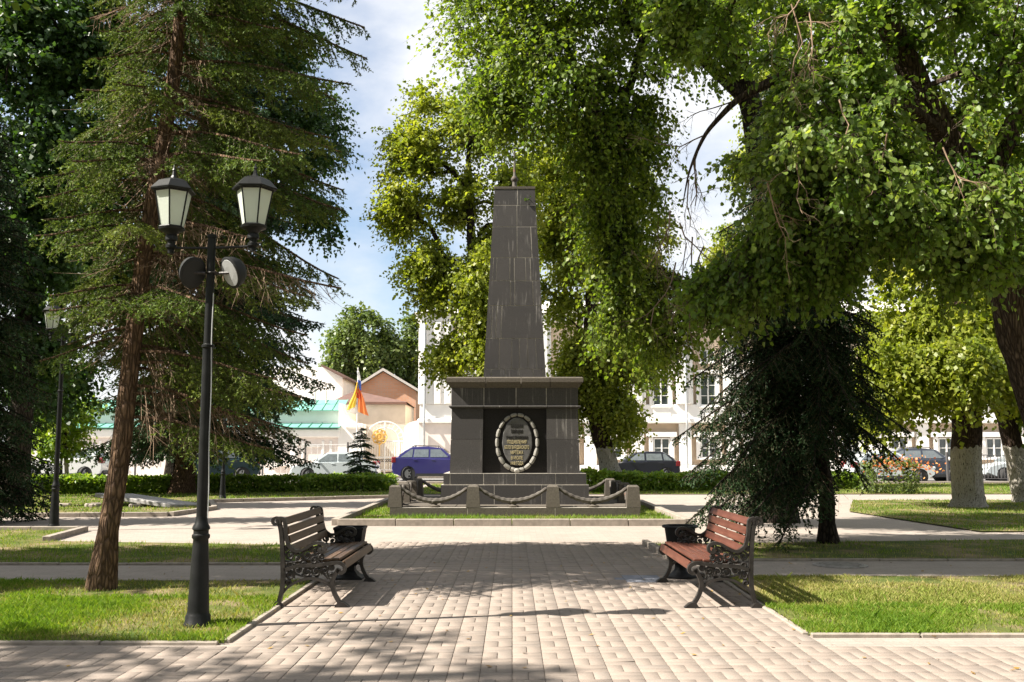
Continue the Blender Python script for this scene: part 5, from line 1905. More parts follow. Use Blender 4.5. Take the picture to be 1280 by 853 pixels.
def broadleaf(name, label, cat, base, trunk, clumps, leaf, mats, seed=1, twigs=14, per=13, tw_len=0.8, droop=0.5, detailed=False, group=None,
              flare=1.35, limb_r=0.011, first=0.35, twig_mesh=False, shape_up=0.35, extra_limbs=(), sides=12, leaf_from=0.5, bare_limbs=0):
    """trunk: [(x, y, z, r)...] world; clumps: [(cx, cy, cz, rx, ry, rz, n)...] world"""
    r = np.random.default_rng(seed)
    root = thing(name, label, cat, tuple(base), 0, group)
    B = np.array(base, float)
    tp = np.array([t_[:3] for t_ in trunk], float) - B
    tr = [t_[3] for t_ in trunk]
    # refine the trunk
    pts, rad = [], []
    for i in range(len(tp) - 1):
        for k in range(6):
            f = k / 6
            pts.append(tp[i] + (tp[i + 1] - tp[i]) * f)
            rad.append(tr[i] + (tr[i + 1] - tr[i]) * f)
    pts.append(tp[-1])
    rad.append(tr[-1])
    for _ in range(2):
        q = [pts[0]] + [(pts[i - 1] + 2 * pts[i] + pts[i + 1]) / 4 for i in range(1, len(pts) - 1)] + [pts[-1]]
        pts = q
    pts = [p + r.normal(0, .012, 3) * (i > 1) for i, p in enumerate(pts)]
    if pts[0][2] < .3:
        rad[0] *= flare
        rad[1] *= 1 + (flare - 1) * .35
        pts[0] = pts[0] + np.array([0, 0, -.08])
    wood = MB()
    rough_tube(wood, pts, rad, sides, r, 0.05)
    bpos, bpar, brad = [], [], []
    nT = len(pts)
    H = max(p[2] for p in pts)
    node = [np.array(p) for p in pts]
    par = list(range(-1, nT - 1))
    nrad = list(rad)
    chains = []
    for ln in extra_limbs:       # given limbs: [(x, y, z, r)...]
        L = [np.array(q[:3], float) - B for q in ln]
        P2, R2 = [], []
        for i in range(len(L) - 1):
            for k in range(6):
                P2.append(L[i] + (L[i + 1] - L[i]) * k / 6 + r.normal(0, .012, 3) * (i + k > 0))
                R2.append(ln[i][3] + (ln[i + 1][3] - ln[i][3]) * k / 6)
        P2.append(L[-1])
        for _ in range(3):
            P2 = [P2[0]] + [(P2[q - 1] + 2 * P2[q] + P2[q + 1]) / 4 for q in range(1, len(P2) - 1)] + [P2[-1]]
        R2.append(ln[-1][3])
        rough_tube(wood, P2, R2, 8, r, 0.06)
        for p, q in zip(P2, R2):
            node.append(p)
            par.append(-1)
            nrad.append(q)
    fixed = len(node)
    skip = set(range(nT, nT + sum(6 * (len(l_) - 1) + 1 for l_ in extra_limbs[:bare_limbs])))
    tips = []
    for cx, cy, cz, rx, ry, rz, n in clumps:
        d = nrm(r.normal(0, 1, (n, 3)))
        u = r.uniform(0.12, 1, n) ** (1 / 2.4)
        u *= r.uniform(.78, 1.12, n)
        tips.append(np.array([cx, cy, cz]) - B + d * u[:, None] * np.array([rx, ry, rz]))
    tips = np.concatenate(tips)
    ok = [i for i in range(fixed) if (node[i][2] > first * H or i >= nT) and i not in skip]
    dist0 = np.min(np.linalg.norm(tips[:, None] - np.array([node[i] for i in ok])[None], axis=2), 1)
    load = {}
    leafpts, leafdir, weight = [], [], []
    arr = np.zeros((fixed + len(tips) * 14, 3))
    arr[:fixed] = np.array(node)
    usable = np.zeros(len(arr), bool)
    usable[ok] = True
    cnt = fixed
    parent = {}
    for ti in np.argsort(dist0):
        t_ = tips[ti]
        dv = arr[:cnt] - t_
        cost = np.linalg.norm(dv, axis=1) + shape_up * np.maximum(0, arr[:cnt, 2] - t_[2] + .1) * 2
        cost[~usable[:cnt]] = 1e9
        j = int(np.argmin(cost))
        p0 = arr[j]
        D = t_ - p0
        dl = np.linalg.norm(D)
        m = int(np.clip(dl / .45, 2, 10))
        out = np.array([D[0], D[1], 0])
        ctrl = p0 + D * .5 + np.array([0, 0, .22 * dl]) + r.normal(0, .07 * dl, 3)
        chain = [j]
        for k in range(1, m + 1):
            f = k / m
            q = (1 - f) ** 2 * p0 + 2 * f * (1 - f) * ctrl + f * f * t_
            q = q + r.normal(0, .018 * dl / m ** .5, 3) * (k < m)
            arr[cnt] = q
            usable[cnt] = True
            parent[cnt] = chain[-1]
            chain.append(cnt)
            if f > leaf_from or dl < 1.2:
                leafpts.append(q)
                leafdir.append(D / (dl + 1e-6))
                weight.append(1.0 if k == m else .45)
            cnt += 1
        chains.append(chain)
    ld = np.zeros(cnt)
    for c in chains:
        ld[c[-1]] += 1
    for i in range(cnt - 1, fixed - 1, -1):
        ld[parent[i]] += ld[i]
    for c in chains:
        rr = [limb_r * max(1, ld[i]) ** .52 for i in c]
        rr[0] = min(rr[1] * 1.25, nrad[c[0]] * .8 if c[0] < fixed else rr[1] * 1.25)
        mb_pts = [Vector(arr[i]) for i in c]
        wood.tube(mb_pts, rr, 6 if rr[0] > .04 else (4 if not detailed else 5), cap=False)
    wo_ = wood.build("trunk", mats[0], root, smooth=True)
    # twigs and leaves
    lp, ldr, wt = np.array(leafpts), np.array(leafdir), np.array(weight)
    nt_ = np.maximum(1, (wt * twigs * r.uniform(.5, 1.5, len(wt))).astype(int))
    idx = np.repeat(np.arange(len(lp)), nt_)
    T = len(idx)
    o = lp[idx] + r.normal(0, .05, (T, 3))
    cen = lp.mean(0)
    outw = nrm(lp[idx] - cen)
    d = nrm(r.normal(0, 1, (T, 3)) * np.array([1, 1, .6]) + outw * .75 + ldr[idx] * .4 + np.array([0, 0, -droop * .7]))
    L = tw_len * r.uniform(.45, 1.15, T)
    ctint = np.clip(r.normal(.5, .18, len(lp)), 0, 1)[idx]
    tt = np.linspace(.12, 1.0, per)
    f = np.tile(tt, T)
    ii = np.repeat(np.arange(T), per)
    keep = r.random(len(ii)) < .92
    f, ii = f[keep], ii[keep]
    Lf = L[ii] * f
    pos = o[ii] + d[ii] * Lf[:, None] + np.stack([np.zeros(len(ii)), np.zeros(len(ii)), -droop * .55 * L[ii] * f * f], 1)
    pos += r.normal(0, .022 * tw_len + .01, pos.shape)
    ax = nrm(d[ii] * .5 + r.normal(0, .65, pos.shape) + np.array([0, 0, -.55]))
    nr = nrm(np.array([0, 0, .85]) + outw[ii] * .45 + r.normal(0, .55, pos.shape))
    sz = leaf * r.uniform(.55, 1.2, len(ii))
    tn = np.clip(ctint[ii] + r.normal(0, .16, len(ii)), 0, 1)
    V, F, Tt = leaves_geo(pos, ax, nr, sz, tn, detailed)
    co = link("crown", np_mesh("crown", V, F, mats[1], {"tint": Tt}), root)
    tag(co, kind='stuff')
    if twig_mesh:
        A = o
        Mid = o + d * L[:, None] * .5 + np.stack([np.zeros(T), np.zeros(T), -droop * .55 * L * .25], 1)
        E = o + d * L[:, None] + np.stack([np.zeros(T), np.zeros(T), -droop * .55 * L], 1)
        V1, F1 = segs_geo(A, Mid, np.full(T, .0045), np.full(T, .0032))
        V2, F2 = segs_geo(Mid, E, np.full(T, .0032), np.full(T, .0015))
        to = link("twigs", np_mesh("twigs", np.concatenate([V1, V2]), np.concatenate([F1, F2 + len(V1)]), mats[0]), root)
        tag(to, kind='stuff')
    return root


def spruce(name, label, base, H, tr, lean, z0, prof, mats, seed=1, step=0.34, per=5, droop=0.35, up=0.08, twl=0.42, twstep=0.085, nl=0.02, nw=0.0035, dens=70, bare=0.2,
           tert=True, group=None, sides=14, dead=0, keep=None, hang=0.45, topcut=None, lean_fn=None, tip_up=0.22, azf=None, thin_above=99.0, dead_fn=None):
    """prof(h 0..1) -> branch length; lean = offset of the top; keep(azimuth, z) -> bool"""
    r = np.random.default_rng(seed)
    root = thing(name, label, "tree", tuple(base), 0, group)
    tp = lambda z_: np.array([lean[0] * z_ / H + (lean_fn(z_) if lean_fn else 0), lean[1] * z_ / H, z_])
    wood = MB()
    nn = 26
    zt = H if topcut is None else topcut
    pts = [tp(zt * k / nn) + np.array([.03 * math.sin(k * .9), .02 * math.cos(k * 1.3), 0]) * (k > 1) for k in range(nn + 1)]
    rad = [tr * (1 - .93 * (zt * k / nn) / H) for k in range(nn + 1)]
    rad[0] *= 1.6
    pts[0][2] -= .1
    rough_tube(wood, pts, rad, sides, r, .045)
    S0, S1, Wt, Tn = [], [], [], []           # needle-bearing segments
    B0, B1, Br = [], [], []                   # bare twigs
    z = z0
    az0 = 0.0
    while z < zt - .15:
        h = (z - z0) / (H - z0)
        for k in range(per):
            az = az0 + 2 * math.pi * k / per + r.normal(0, .25)
            zz = z + r.uniform(-.5, .5) * step
            L = prof(max(0, min(1, h))) * r.uniform(.72, 1.12) * (azf(az) if azf else 1)
            if keep and not keep(az, zz):
                continue
            if L < .12:
                continue
            o = tp(zz)
            dr = droop * (1 - h) ** .8 * r.uniform(.75, 1.25)
            u_ = up + .55 * h * h
            dv = np.array([math.cos(az), math.sin(az), 0])
            sv = np.array([-math.sin(az), math.cos(az), 0])
            bend = r.normal(0, .10)
            ns_ = max(5, int(L / .13))
            s = np.linspace(0, 1, ns_ + 1)
            ctr = o[None] + dv[None] * (L * s)[:, None] + sv[None] * (bend * L * s * s)[:, None]
            ctr[:, 2] += L * (u_ * s - (u_ + dr) * s ** 2 * 1.0 + tip_up * dr * 2 * s ** 4)
            wood.tube([Vector(p) for p in ctr[::max(1, ns_ // 7)]] + [Vector(ctr[-1])], [max(.004, .010 + .016 * L / 2.5 * (1 - q)) for q in np.linspace(0, 1, len(ctr[::max(1, ns_ // 7)]) + 1)], 5, cap=False)
            bt = np.clip(r.normal(.5, .2), 0, 1)
            nt_ = max(3, int(L / twstep))
            isdead = r.random() < (dead_fn(az, zz) if dead_fn else dead * (1 - h))
            bf = bare * (1 - .5 * h) if not isdead else .95
            for j in range(nt_):
                q = (j + r.random()) / nt_
                if q < .06:
                    continue
                x = q * ns_
                i0 = min(int(x), ns_ - 1)
                p = ctr[i0] + (ctr[i0 + 1] - ctr[i0]) * (x - i0)
                tg = ctr[i0 + 1] - ctr[i0]
                tg = tg / np.linalg.norm(tg)
                sd = 1 if r.random() < .5 else -1
                l_ = min(twl, .10 + .42 * L * (1 - q) + .06) * r.uniform(.55, 1.15)
                dd = tg * .55 + sv * sd * r.uniform(.5, 1.1) + np.array([0, 0, -hang * r.uniform(.3, 1.3)])
                dd /= np.linalg.norm(dd)
                e = p + dd * l_ + np.array([0, 0, -.25 * hang * l_])
                if q < bf:
                    B0.append(p); B1.append(e); Br.append(.0045)
                    for _ in range(3):
                        a_ = r.uniform(.2, .9)
                        pp = p + (e - p) * a_
                        B0.append(pp); B1.append(pp + (dd + r.normal(0, .6, 3)) * l_ * .4); Br.append(.0025)
                    continue
                S0.append(p); S1.append(e); Wt.append(1.0); Tn.append(bt)
                if tert and l_ > .14:
                    nsub = max(2, int(l_ / .075))
                    for b_ in range(nsub):
                        a_ = (b_ + .5) / nsub
                        pp = p + (e - p) * a_
                        s2 = 1 if b_ % 2 else -1
                        lat = np.cross(dd, np.array([0, 0, 1.]))
                        lat /= np.linalg.norm(lat) + 1e-6
                        d2 = dd * .7 + lat * s2 * .75 + np.array([0, 0, -.35 * hang * r.uniform(.2, 1.6)])
                        l2 = (l_ * .42 * (1 - a_ * .6) + .03) * r.uniform(.7, 1.2)
                        S0.append(pp); S1.append(pp + d2 / np.linalg.norm(d2) * l2); Wt.append(1.0); Tn.append(bt)
            # the needled end of the branch itself
            if not isdead:
                for i0 in range(int(ns_ * max(.45, bf)), ns_):
                    S0.append(ctr[i0]); S1.append(ctr[i0 + 1]); Wt.append(1.0); Tn.append(bt)
        z += step
        az0 += 1.1
    S0, S1, Tn = np.array(S0), np.array(S1), np.array(Tn)
    sl_ = np.linalg.norm(S1 - S0, axis=1)
    n = np.maximum(2, (sl_ * dens * np.where(S0[:, 2] > thin_above, .28, 1.0)).astype(int))
    idx = np.repeat(np.arange(len(S0)), n)
    m = len(idx)
    f = r.random(m)
    p = S0[idx] + (S1 - S0)[idx] * f[:, None]
    sd = nrm((S1 - S0)[idx])
    rd = r.normal(0, 1, (m, 3))
    rd -= sd * np.sum(rd * sd, 1, keepdims=True)
    rd = nrm(rd)
    d = nrm(sd * .75 + rd * .8 + np.array([0, 0, .12]))
    ln = nl * r.uniform(.7, 1.2, m)
    pr = nrm(np.cross(d, r.normal(0, 1, (m, 3)))) * nw * .5 * np.where(p[:, 2:3] > thin_above, 2.4, 1.0)
    tip = p + d * ln[:, None]
    V = np.stack([p - pr, p + pr, tip], 1).reshape(-1, 3)
    F = (np.arange(m) * 3)[:, None] + np.array([[0, 1, 2]])
    tn = np.clip(Tn[idx] + r.normal(0, .15, m) + .25 * (f - .5), 0, 1)
    wood.build("trunk", mats[0], root, smooth=True)
    # twig cores
    big = sl_ > .20
    nb_ = int(big.sum())
    V1, F1 = segs_geo(S0[big], S1[big], np.full(nb_, .0022 + nw * .12), np.full(nb_, .0012 + nw * .08))
    o_ = link("crown", np_mesh("crown", V, F, mats[1], {"tint": np.repeat(tn, 3)}), root)
    tag(o_, kind='stuff')
    o_ = link("twigs", np_mesh("twigs", V1, F1, M['twig_green']), root)
    tag(o_, kind='stuff')
    if B0:
        V2, F2 = segs_geo(np.array(B0), np.array(B1), np.array(Br), np.array(Br) * .5)
        o_ = link("bare_twigs", np_mesh("bare_twigs", V2, F2, mats[2]), root)
        tag(o_, kind='stuff')
    return root


def dead_twigs(starts, parent, seed, L=1.4, mat=None):
    """bare drooping branchlets: each start hangs down and forks"""
    r = np.random.default_rng(seed)
    A, B_, R = [], [], []
    def grow(p, d, l, rad, dep):
        n = 4
        for k in range(n):
            d2 = d + r.normal(0, .22, 3) + np.array([0, 0, -.10])
            d2 /= np.linalg.norm(d2)
            q = p + d2 * l / n
            A.append(p); B_.append(q); R.append(rad)
            if dep and r.random() < .85:
                dd = d2 + r.normal(0, .6, 3)
                grow(q, dd / np.linalg.norm(dd), l * r.uniform(.35, .65), rad * .6, dep - 1)
            p, d = q, d2
            rad *= .86
    for s, d, l in starts:
        grow(np.array(s, float) - np.array(parent.location), np.array(d, float), l, .012, 3)
    A, B_, R = np.array(A), np.array(B_), np.array(R)
    V, F = segs_geo(A, B_, R, R * .8, 4)
    o = link("dead_branches", np_mesh("dead_branches", V, F, mat or M['twig']), parent)
    return tag(o, kind='stuff')


# --- left foreground spruce with the leaning reddish trunk
p = G(125, 738)
topx = P(222, 0, p.y)
Hs = 17.0
leanx = (topx.x - p.x) / topx.z * Hs
spruce("spruce_tree", "tall spruce with a leaning reddish brown trunk behind the near lamp post", p, Hs, 0.118, (leanx, 0.3), 2.0,
       lambda h: 2.75 * (1 - h) ** .75 * (0.62 + .38 * min(1, h * 6)), (M['bark_spruce'], M['needle_olive'], M['twig']), seed=11, step=0.24, per=5, droop=0.46, up=0.06,
       twl=0.55, twstep=0.036, nl=0.036, nw=0.021, dens=72, bare=0.22, dead=0.07, hang=0.7,
       azf=lambda a: .76 + .24 * math.cos(a - .5), thin_above=7.6, dead_fn=lambda a, z: .42 if (z < 5.2 and math.cos(a) > .1 and math.sin(a) > -.6) else .06, keep=lambda a, z: not (z < 2.7 and math.cos(a) < .3) and not (math.sin(a) < -.55 and z < 6.5 and math.sin(z * 7.3) > -.3))
# --- dark spruce behind the reddish bench
p = G(1036, 680)
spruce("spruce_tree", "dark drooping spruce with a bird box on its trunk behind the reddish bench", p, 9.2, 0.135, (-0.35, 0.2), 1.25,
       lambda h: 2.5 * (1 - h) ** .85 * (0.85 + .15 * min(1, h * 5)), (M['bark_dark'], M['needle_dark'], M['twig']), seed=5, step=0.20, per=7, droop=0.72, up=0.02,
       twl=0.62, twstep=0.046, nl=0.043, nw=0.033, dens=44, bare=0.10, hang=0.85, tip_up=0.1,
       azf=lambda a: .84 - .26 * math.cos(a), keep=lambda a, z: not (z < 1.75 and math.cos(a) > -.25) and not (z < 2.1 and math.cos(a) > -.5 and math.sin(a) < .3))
bb = P(1040, 496, p.y - 0.25)
bx = thing("bird_box", "pale wooden bird box fixed to the dark spruce trunk", "bird box", (bb.x, bb.y, bb.z))
mb = MB()
mb.bbox((0, 0, 0), (0.19, 0.16, 0.24), 0.01)
mb.build("box", M['card'], bx)
mb = MB()
mb.bbox((0, -.02, 0.135), (0.24, 0.23, 0.025), 0.006)
mb.build("lid", M['card'], bx)
mb = MB()
mb.lathe([(0.025, 0), (0.025, 0.006)], 10)
o = mb.build("entrance_hole", M['iron'], bx, loc=(0, -.0805, .04))
o.rotation_euler = (math.pi / 2, 0, 0)
# --- the spruce further back on the left, and the dark one at the frame's edge
p = G(228, 617)
spruce("spruce_tree", "big distant spruce with drooping boughs standing in the lawn by the hedge", p, 23.0, 0.38, (1.6, 0), 2.2,
       lambda h: 4.7 * (1 - h) ** .72 * (.8 + .2 * min(1, h * 6)), (M['bark_spruce'], M['needle_young'], M['twig']), seed=21, step=0.5, per=7, droop=0.5, twl=1.0, twstep=0.14, nl=0.11, nw=0.08, dens=25, bare=0.15, hang=0.7, dead=.06,
       azf=lambda a: 1.0 + .12 * math.cos(a), thin_above=15.5)
p = G(-12, 655)
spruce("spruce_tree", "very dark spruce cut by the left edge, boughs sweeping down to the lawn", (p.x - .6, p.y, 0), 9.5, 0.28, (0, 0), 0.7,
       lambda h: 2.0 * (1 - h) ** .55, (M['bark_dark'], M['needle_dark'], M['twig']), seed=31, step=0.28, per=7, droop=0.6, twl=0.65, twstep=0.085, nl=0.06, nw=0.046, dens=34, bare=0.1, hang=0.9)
# --- young spruce before the silver car
p = G(450, 613)
spruce("young_spruce", "small young spruce growing on the lawn in front of the silver saloon", p, 2.55, 0.05, (0, 0), 0.30,
       lambda h: 0.92 * (1 - h) ** .9 + .04, (M['bark_dark'], M['needle_young'], M['twig']), seed=41, step=0.17, per=6, droop=0.18, up=.18, twl=0.32, twstep=0.06, nl=0.045, nw=0.018, dens=120, bare=0.0, hang=0.25, sides=8)

# --- broadleaf trees
FC = {}
# big linden leaning in from the right
broad = broadleaf
RL = broad("linden_tree", "huge near linden leaning in from the right with sunlit hanging boughs", "tree", (8.05, 14.2, 0),
      [(8.05, 14.2, 0, .34), (7.7, 14.2, 1.5, .28), (7.25, 14.1, 3.1, .25), (6.8, 14.0, 5.1, .23), (5.95, 13.7, 6.3, .20), (5.05, 13.2, 7.8, .15), (4.5, 12.9, 9.5, .08)],
      [(4.3, 12.3, 5.25, 1.5, 1.4, 1.1, 60), (5.6, 12.2, 4.45, 1.15, 1.0, .75, 40), (4.3, 13.2, 6.0, .8, 1.2, 1.0, 34), (6.3, 13.0, 6.9, 2.2, 1.8, 1.4, 60), (7.4, 13.5, 5.0, 1.0, 1.4, 1.2, 30),
       (4.4, 13.6, 8.0, 2.2, 2.2, 1.6, 60), (3.0, 13.6, 3.85, .5, .8, .45, 18), (3.95, 13.3, 4.25, .9, .8, .55, 40), (2.6, 14.2, 7.9, .7, .9, .5, 20), (6.6, 14.8, 9.5, 3.0, 2.6, 2.4, 34)],
      0.078, (M['bark_linden'], M['leaf_linden']), seed=3, twigs=16, per=10, tw_len=.50, droop=.85, detailed=True, twig_mesh=True, limb_r=.0085, first=.45, bare_limbs=1,
      extra_limbs=[[(6.1, 13.8, 6.1, .15), (5.2, 13.9, 7.0, .12), (4.1, 14.2, 7.1, .09), (3.3, 14.3, 6.7, .05), (2.85, 14.3, 6.2, .03), (2.6, 14.3, 5.6, .016), (2.5, 14.3, 5.1, .006)],
                   [(6.7, 14.0, 5.1, .17), (7.2, 13.6, 6.4, .14), (8.2, 13.2, 8.0, .10)], [(6.3, 13.9, 5.9, .13), (5.3, 13.0, 6.2, .09), (4.4, 12.4, 6.0, .05)]])
dt = [((2.75, 14.3, 5.95), (-.3, 0, -1), .9), ((2.9, 14.3, 6.2), (-.8, -.2, -.4), .9), ((2.6, 14.3, 5.5), (.1, 0, -1), .8), ((3.3, 14.3, 6.7), (-1, 0, -.1), .8), ((2.7, 14.3, 5.8), (.5, 0, -.8), .7)]
rq = np.random.default_rng(77)
for px_, py_ in ((838, 285), (850, 300), (866, 318), (880, 330), (893, 345), (905, 330), (872, 372), (845, 350), (858, 385), (915, 362), (1003, 20), (1012, 40), (990, 30), (1050, 150), (1000, 190), (960, 255), (1110, 190), (1180, 210)):
    q_ = P(px_, py_, 13.9 if py_ > 240 and px_ < 930 else 11.6)
    dt.append(((q_.x, q_.y, q_.z + .25), (rq.normal(0, .15), -.15, -1), rq.uniform(.7, 1.15)))
dead_twigs(dt, RL, 9)
# the spreading linden above the monument
p = G(925, 652)
TL = broad("linden_tree", "tall spreading linden whose leafy boughs hang over the right of the obelisk", "tree", (5.75, 22.0, 0),
      [(5.75, 22.0, 0, .40), (5.8, 22.0, 3, .33), (5.8, 21.9, 6, .30), (5.4, 21.6, 9, .25), (4.4, 21.0, 12, .18), (3.2, 20.4, 15, .10)],
      [(1.4, 19.8, 11.0, 3.2, 2.4, 1.9, 150), (0.6, 19.2, 8.8, 1.5, 1.5, .9, 42), (2.2, 20.3, 7.6, .8, 1.3, 2.0, 58), (2.85, 20.6, 8.5, .3, .7, .9, 14), (2.1, 20.0, 5.1, .35, .6, 1.1, 22), (3.2, 20.9, 4.6, .7, .9, 1.0, 28), (4.5, 20.5, 11.6, 2.2, 2.0, 1.5, 70), (7.0, 21.5, 7.5, 1.7, 1.6, 1.6, 50)],
      0.10, (M['bark_dark'], M['leaf_glow']), seed=8, twigs=14, per=13, tw_len=.95, droop=.85, detailed=False, twig_mesh=True, limb_r=.012, first=.4,
      extra_limbs=[[(5.4, 21.6, 9.2, .17), (3.9, 20.9, 10.3, .14), (2.4, 20.2, 10.6, .09), (.6, 19.7, 10.3, .04)], [(2.9, 20.4, 10.5, .12), (2.3, 20.2, 8.6, .07), (2.2, 20.1, 6.2, .04)]])
dead_twigs([((3.2, 20.0, 6.9), (-.1, 0, -1), 1.6), ((3.0, 20.0, 6.3), (.1, 0, -1), 1.6), ((3.6, 20.2, 5.8), (0, -.2, -1), 1.7), ((1.6, 19.0, 9.2), (0, 0, -1), 1.3)], TL, 19)
# yellow green lindens behind the monument
ya = 36.5
c = lambda px, py, Y=ya: P(px, py, Y)
def cl(px, py, rx, rz, n, Y=ya, ry=None):
    q = P(px, py, Y)
    return (q.x, Y, q.z, rx / FPX * Y, ry or max(1.2, .8 * rx / FPX * Y), rz / FPX * Y, n)
b0 = G(612, 614)
broad("linden_tree", "tall yellow green linden rising behind the left side of the obelisk", "tree", (b0.x, ya, 0),
      [(b0.x, ya, 0, .34), (b0.x - .1, ya, 3, .28), (b0.x - .4, ya, 6, .24), (b0.x - .7, ya, 9.5, .17), (b0.x - .8, ya, 13, .08)],
      [cl(525, 195, 30, 48, 34), cl(512, 262, 26, 30, 24), cl(590, 165, 40, 42, 30), cl(540, 335, 26, 44, 32), cl(598, 340, 32, 75, 64, ya - .8), cl(615, 425, 22, 28, 24, ya - .8), cl(560, 425, 20, 22, 16), cl(640, 260, 28, 60, 32), cl(535, 128, 14, 14, 6), cl(575, 250, 26, 30, 18)],
      0.15, (M['bark_dark'], M['leaf_yellow']), seed=13, twigs=15, per=14, tw_len=1.15, droop=.5, limb_r=.015, first=.25, sides=9)
b0 = G(768, 610)
YB2 = 39.5
def c2(px, py, rx, rz, n, Y=YB2, ry=None):
    return cl(px, py, rx, rz, n, Y, ry)
broad("linden_tree", "leafy linden with a leaning whitewashed trunk at the right of the obelisk", "tree", (P(770, 612, YB2).x, YB2, 0),
      [(P(770, 612, YB2).x, YB2, 0, .46), (P(760, 590, YB2).x, YB2, 1.2, .37), (P(748, 560, YB2).x, YB2, 2.3, .33), (P(738, 500, YB2).x, YB2, 4, .30), (P(738, 420, YB2).x, YB2, 6.5, .26), (P(742, 300, YB2).x, YB2, 10.3, .2), (P(745, 150, YB2).x, YB2, 15, .1)],
      [c2(720, 300, 46, 110, 90), c2(788, 420, 28, 60, 55), c2(735, 455, 34, 50, 55), c2(706, 510, 12, 24, 16), c2(770, 505, 22, 30, 26), c2(775, 300, 50, 90, 80), c2(700, 200, 50, 70, 50)],
      0.15, (M['bark_wash'], M['leaf_yellow']), seed=17, twigs=16, per=14, tw_len=1.15, droop=.6, limb_r=.015, first=.2, sides=12)
p = G(962, 611)
broad("linden_tree", "pale yellow green tree glowing through the gap above the dark spruce", "tree", (p.x, 41.5, 0),
      [(p.x, 41.5, 0, .3), (p.x, 41.5, 4, .25), (p.x, 41.5, 9, .18), (p.x, 41.5, 14, .07)],
      [cl(955, 200, 30, 50, 36, 41.5), cl(985, 280, 50, 60, 60, 41.5), cl(915, 318, 30, 45, 36, 41.5), cl(960, 110, 30, 40, 24, 41.5)], 0.15, (M['bark_dark'], M['leaf_yellow']), seed=27, twigs=14, per=12, tw_len=1.1, droop=.6, limb_r=.014, first=.3, sides=8)
# thick whitewashed trunk on the right and its neighbour
p = G(1210, 634)
YR = p.y
broad("linden_tree", "stout linden with a thick limewashed trunk on the right hand lawn", "tree", tuple(p),
      [(p.x, YR, 0, .43), (p.x + .03, YR, .5, .40), (p.x + .08, YR, 2.2, .38), (p.x + .16, YR, 3.6, .36), (p.x + .1, YR, 6, .32), (p.x - .3, YR, 9, .2), (p.x - .4, YR, 12, .08)],
      [cl(1120, 455, 48, 48, 60, YR - 1), cl(1190, 452, 50, 36, 50, YR - 1.5), cl(1165, 410, 80, 50, 90, YR), cl(1250, 445, 40, 32, 36, YR - .5), cl(1230, 400, 60, 40, 50, YR), cl(1100, 500, 26, 22, 16, YR), cl(1150, 250, 120, 120, 120, YR + 1)],
      0.15, (M['bark_wash'], M['leaf_yellow']), seed=23, twigs=14, per=11, tw_len=.95, droop=.7, limb_r=.014, first=.3)
p = G(1282, 628)
q1, q2 = P(1262, 540, p.y), P(1240, 460, p.y)
broad("linden_tree", "linden with a slanting limewashed trunk at the right edge of the picture", "tree", tuple(p),
      [(p.x, p.y, 0, .34), ((p.x * 2 + q1.x) / 3, p.y, q1.z / 3, .30), (q1.x, p.y, q1.z, .28), (q2.x, p.y, q2.z, .24), (q2.x - .6, p.y, 7.5, .16), (q2.x - .8, p.y, 11, .07)],
      [cl(1260, 400, 90, 60, 80, p.y), cl(1300, 480, 50, 40, 40, p.y), cl(1240, 250, 130, 120, 100, p.y)],
      0.16, (M['bark_wash'], M['leaf_linden']), seed=29, twigs=13, per=11, tw_len=1.0, droop=.6, limb_r=.014, first=.3)
# tall dark trees on the far left
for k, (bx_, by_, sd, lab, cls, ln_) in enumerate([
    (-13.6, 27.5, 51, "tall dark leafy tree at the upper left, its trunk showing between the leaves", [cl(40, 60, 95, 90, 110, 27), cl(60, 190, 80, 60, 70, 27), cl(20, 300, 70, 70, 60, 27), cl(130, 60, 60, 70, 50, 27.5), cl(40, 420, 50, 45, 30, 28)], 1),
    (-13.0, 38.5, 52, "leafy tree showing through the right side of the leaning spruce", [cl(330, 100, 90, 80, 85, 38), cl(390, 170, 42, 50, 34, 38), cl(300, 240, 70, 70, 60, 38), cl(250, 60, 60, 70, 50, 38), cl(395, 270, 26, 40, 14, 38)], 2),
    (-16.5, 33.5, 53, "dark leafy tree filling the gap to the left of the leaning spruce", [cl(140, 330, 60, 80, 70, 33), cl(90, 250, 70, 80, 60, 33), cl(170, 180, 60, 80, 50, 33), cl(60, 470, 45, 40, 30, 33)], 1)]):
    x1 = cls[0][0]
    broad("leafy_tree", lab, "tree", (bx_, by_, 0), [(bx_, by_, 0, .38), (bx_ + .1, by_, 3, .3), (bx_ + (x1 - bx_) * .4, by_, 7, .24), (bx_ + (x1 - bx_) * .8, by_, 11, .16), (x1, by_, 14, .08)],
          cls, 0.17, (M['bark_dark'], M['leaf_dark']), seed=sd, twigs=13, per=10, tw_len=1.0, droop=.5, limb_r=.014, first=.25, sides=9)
# the young whitewashed tree by the far lamp post
p = G(83, 614)
broad("young_tree", "young slender tree with a whitewashed stem beside the most distant lamp post", "tree", tuple(p),
      [(p.x, p.y, 0, .09), (p.x - .1, p.y, 1.4, .075), (p.x - .15, p.y, 2.8, .05), (p.x - .15, p.y, 4.2, .025)],
      [cl(76, 540, 34, 30, 40, p.y), cl(90, 510, 24, 22, 20, p.y), cl(68, 505, 22, 22, 16, p.y)], 0.15, (M['bark_wash'], M['leaf_hedge']), seed=61, twigs=10, per=9, tw_len=.6, droop=.5, limb_r=.01, first=.4, sides=8)
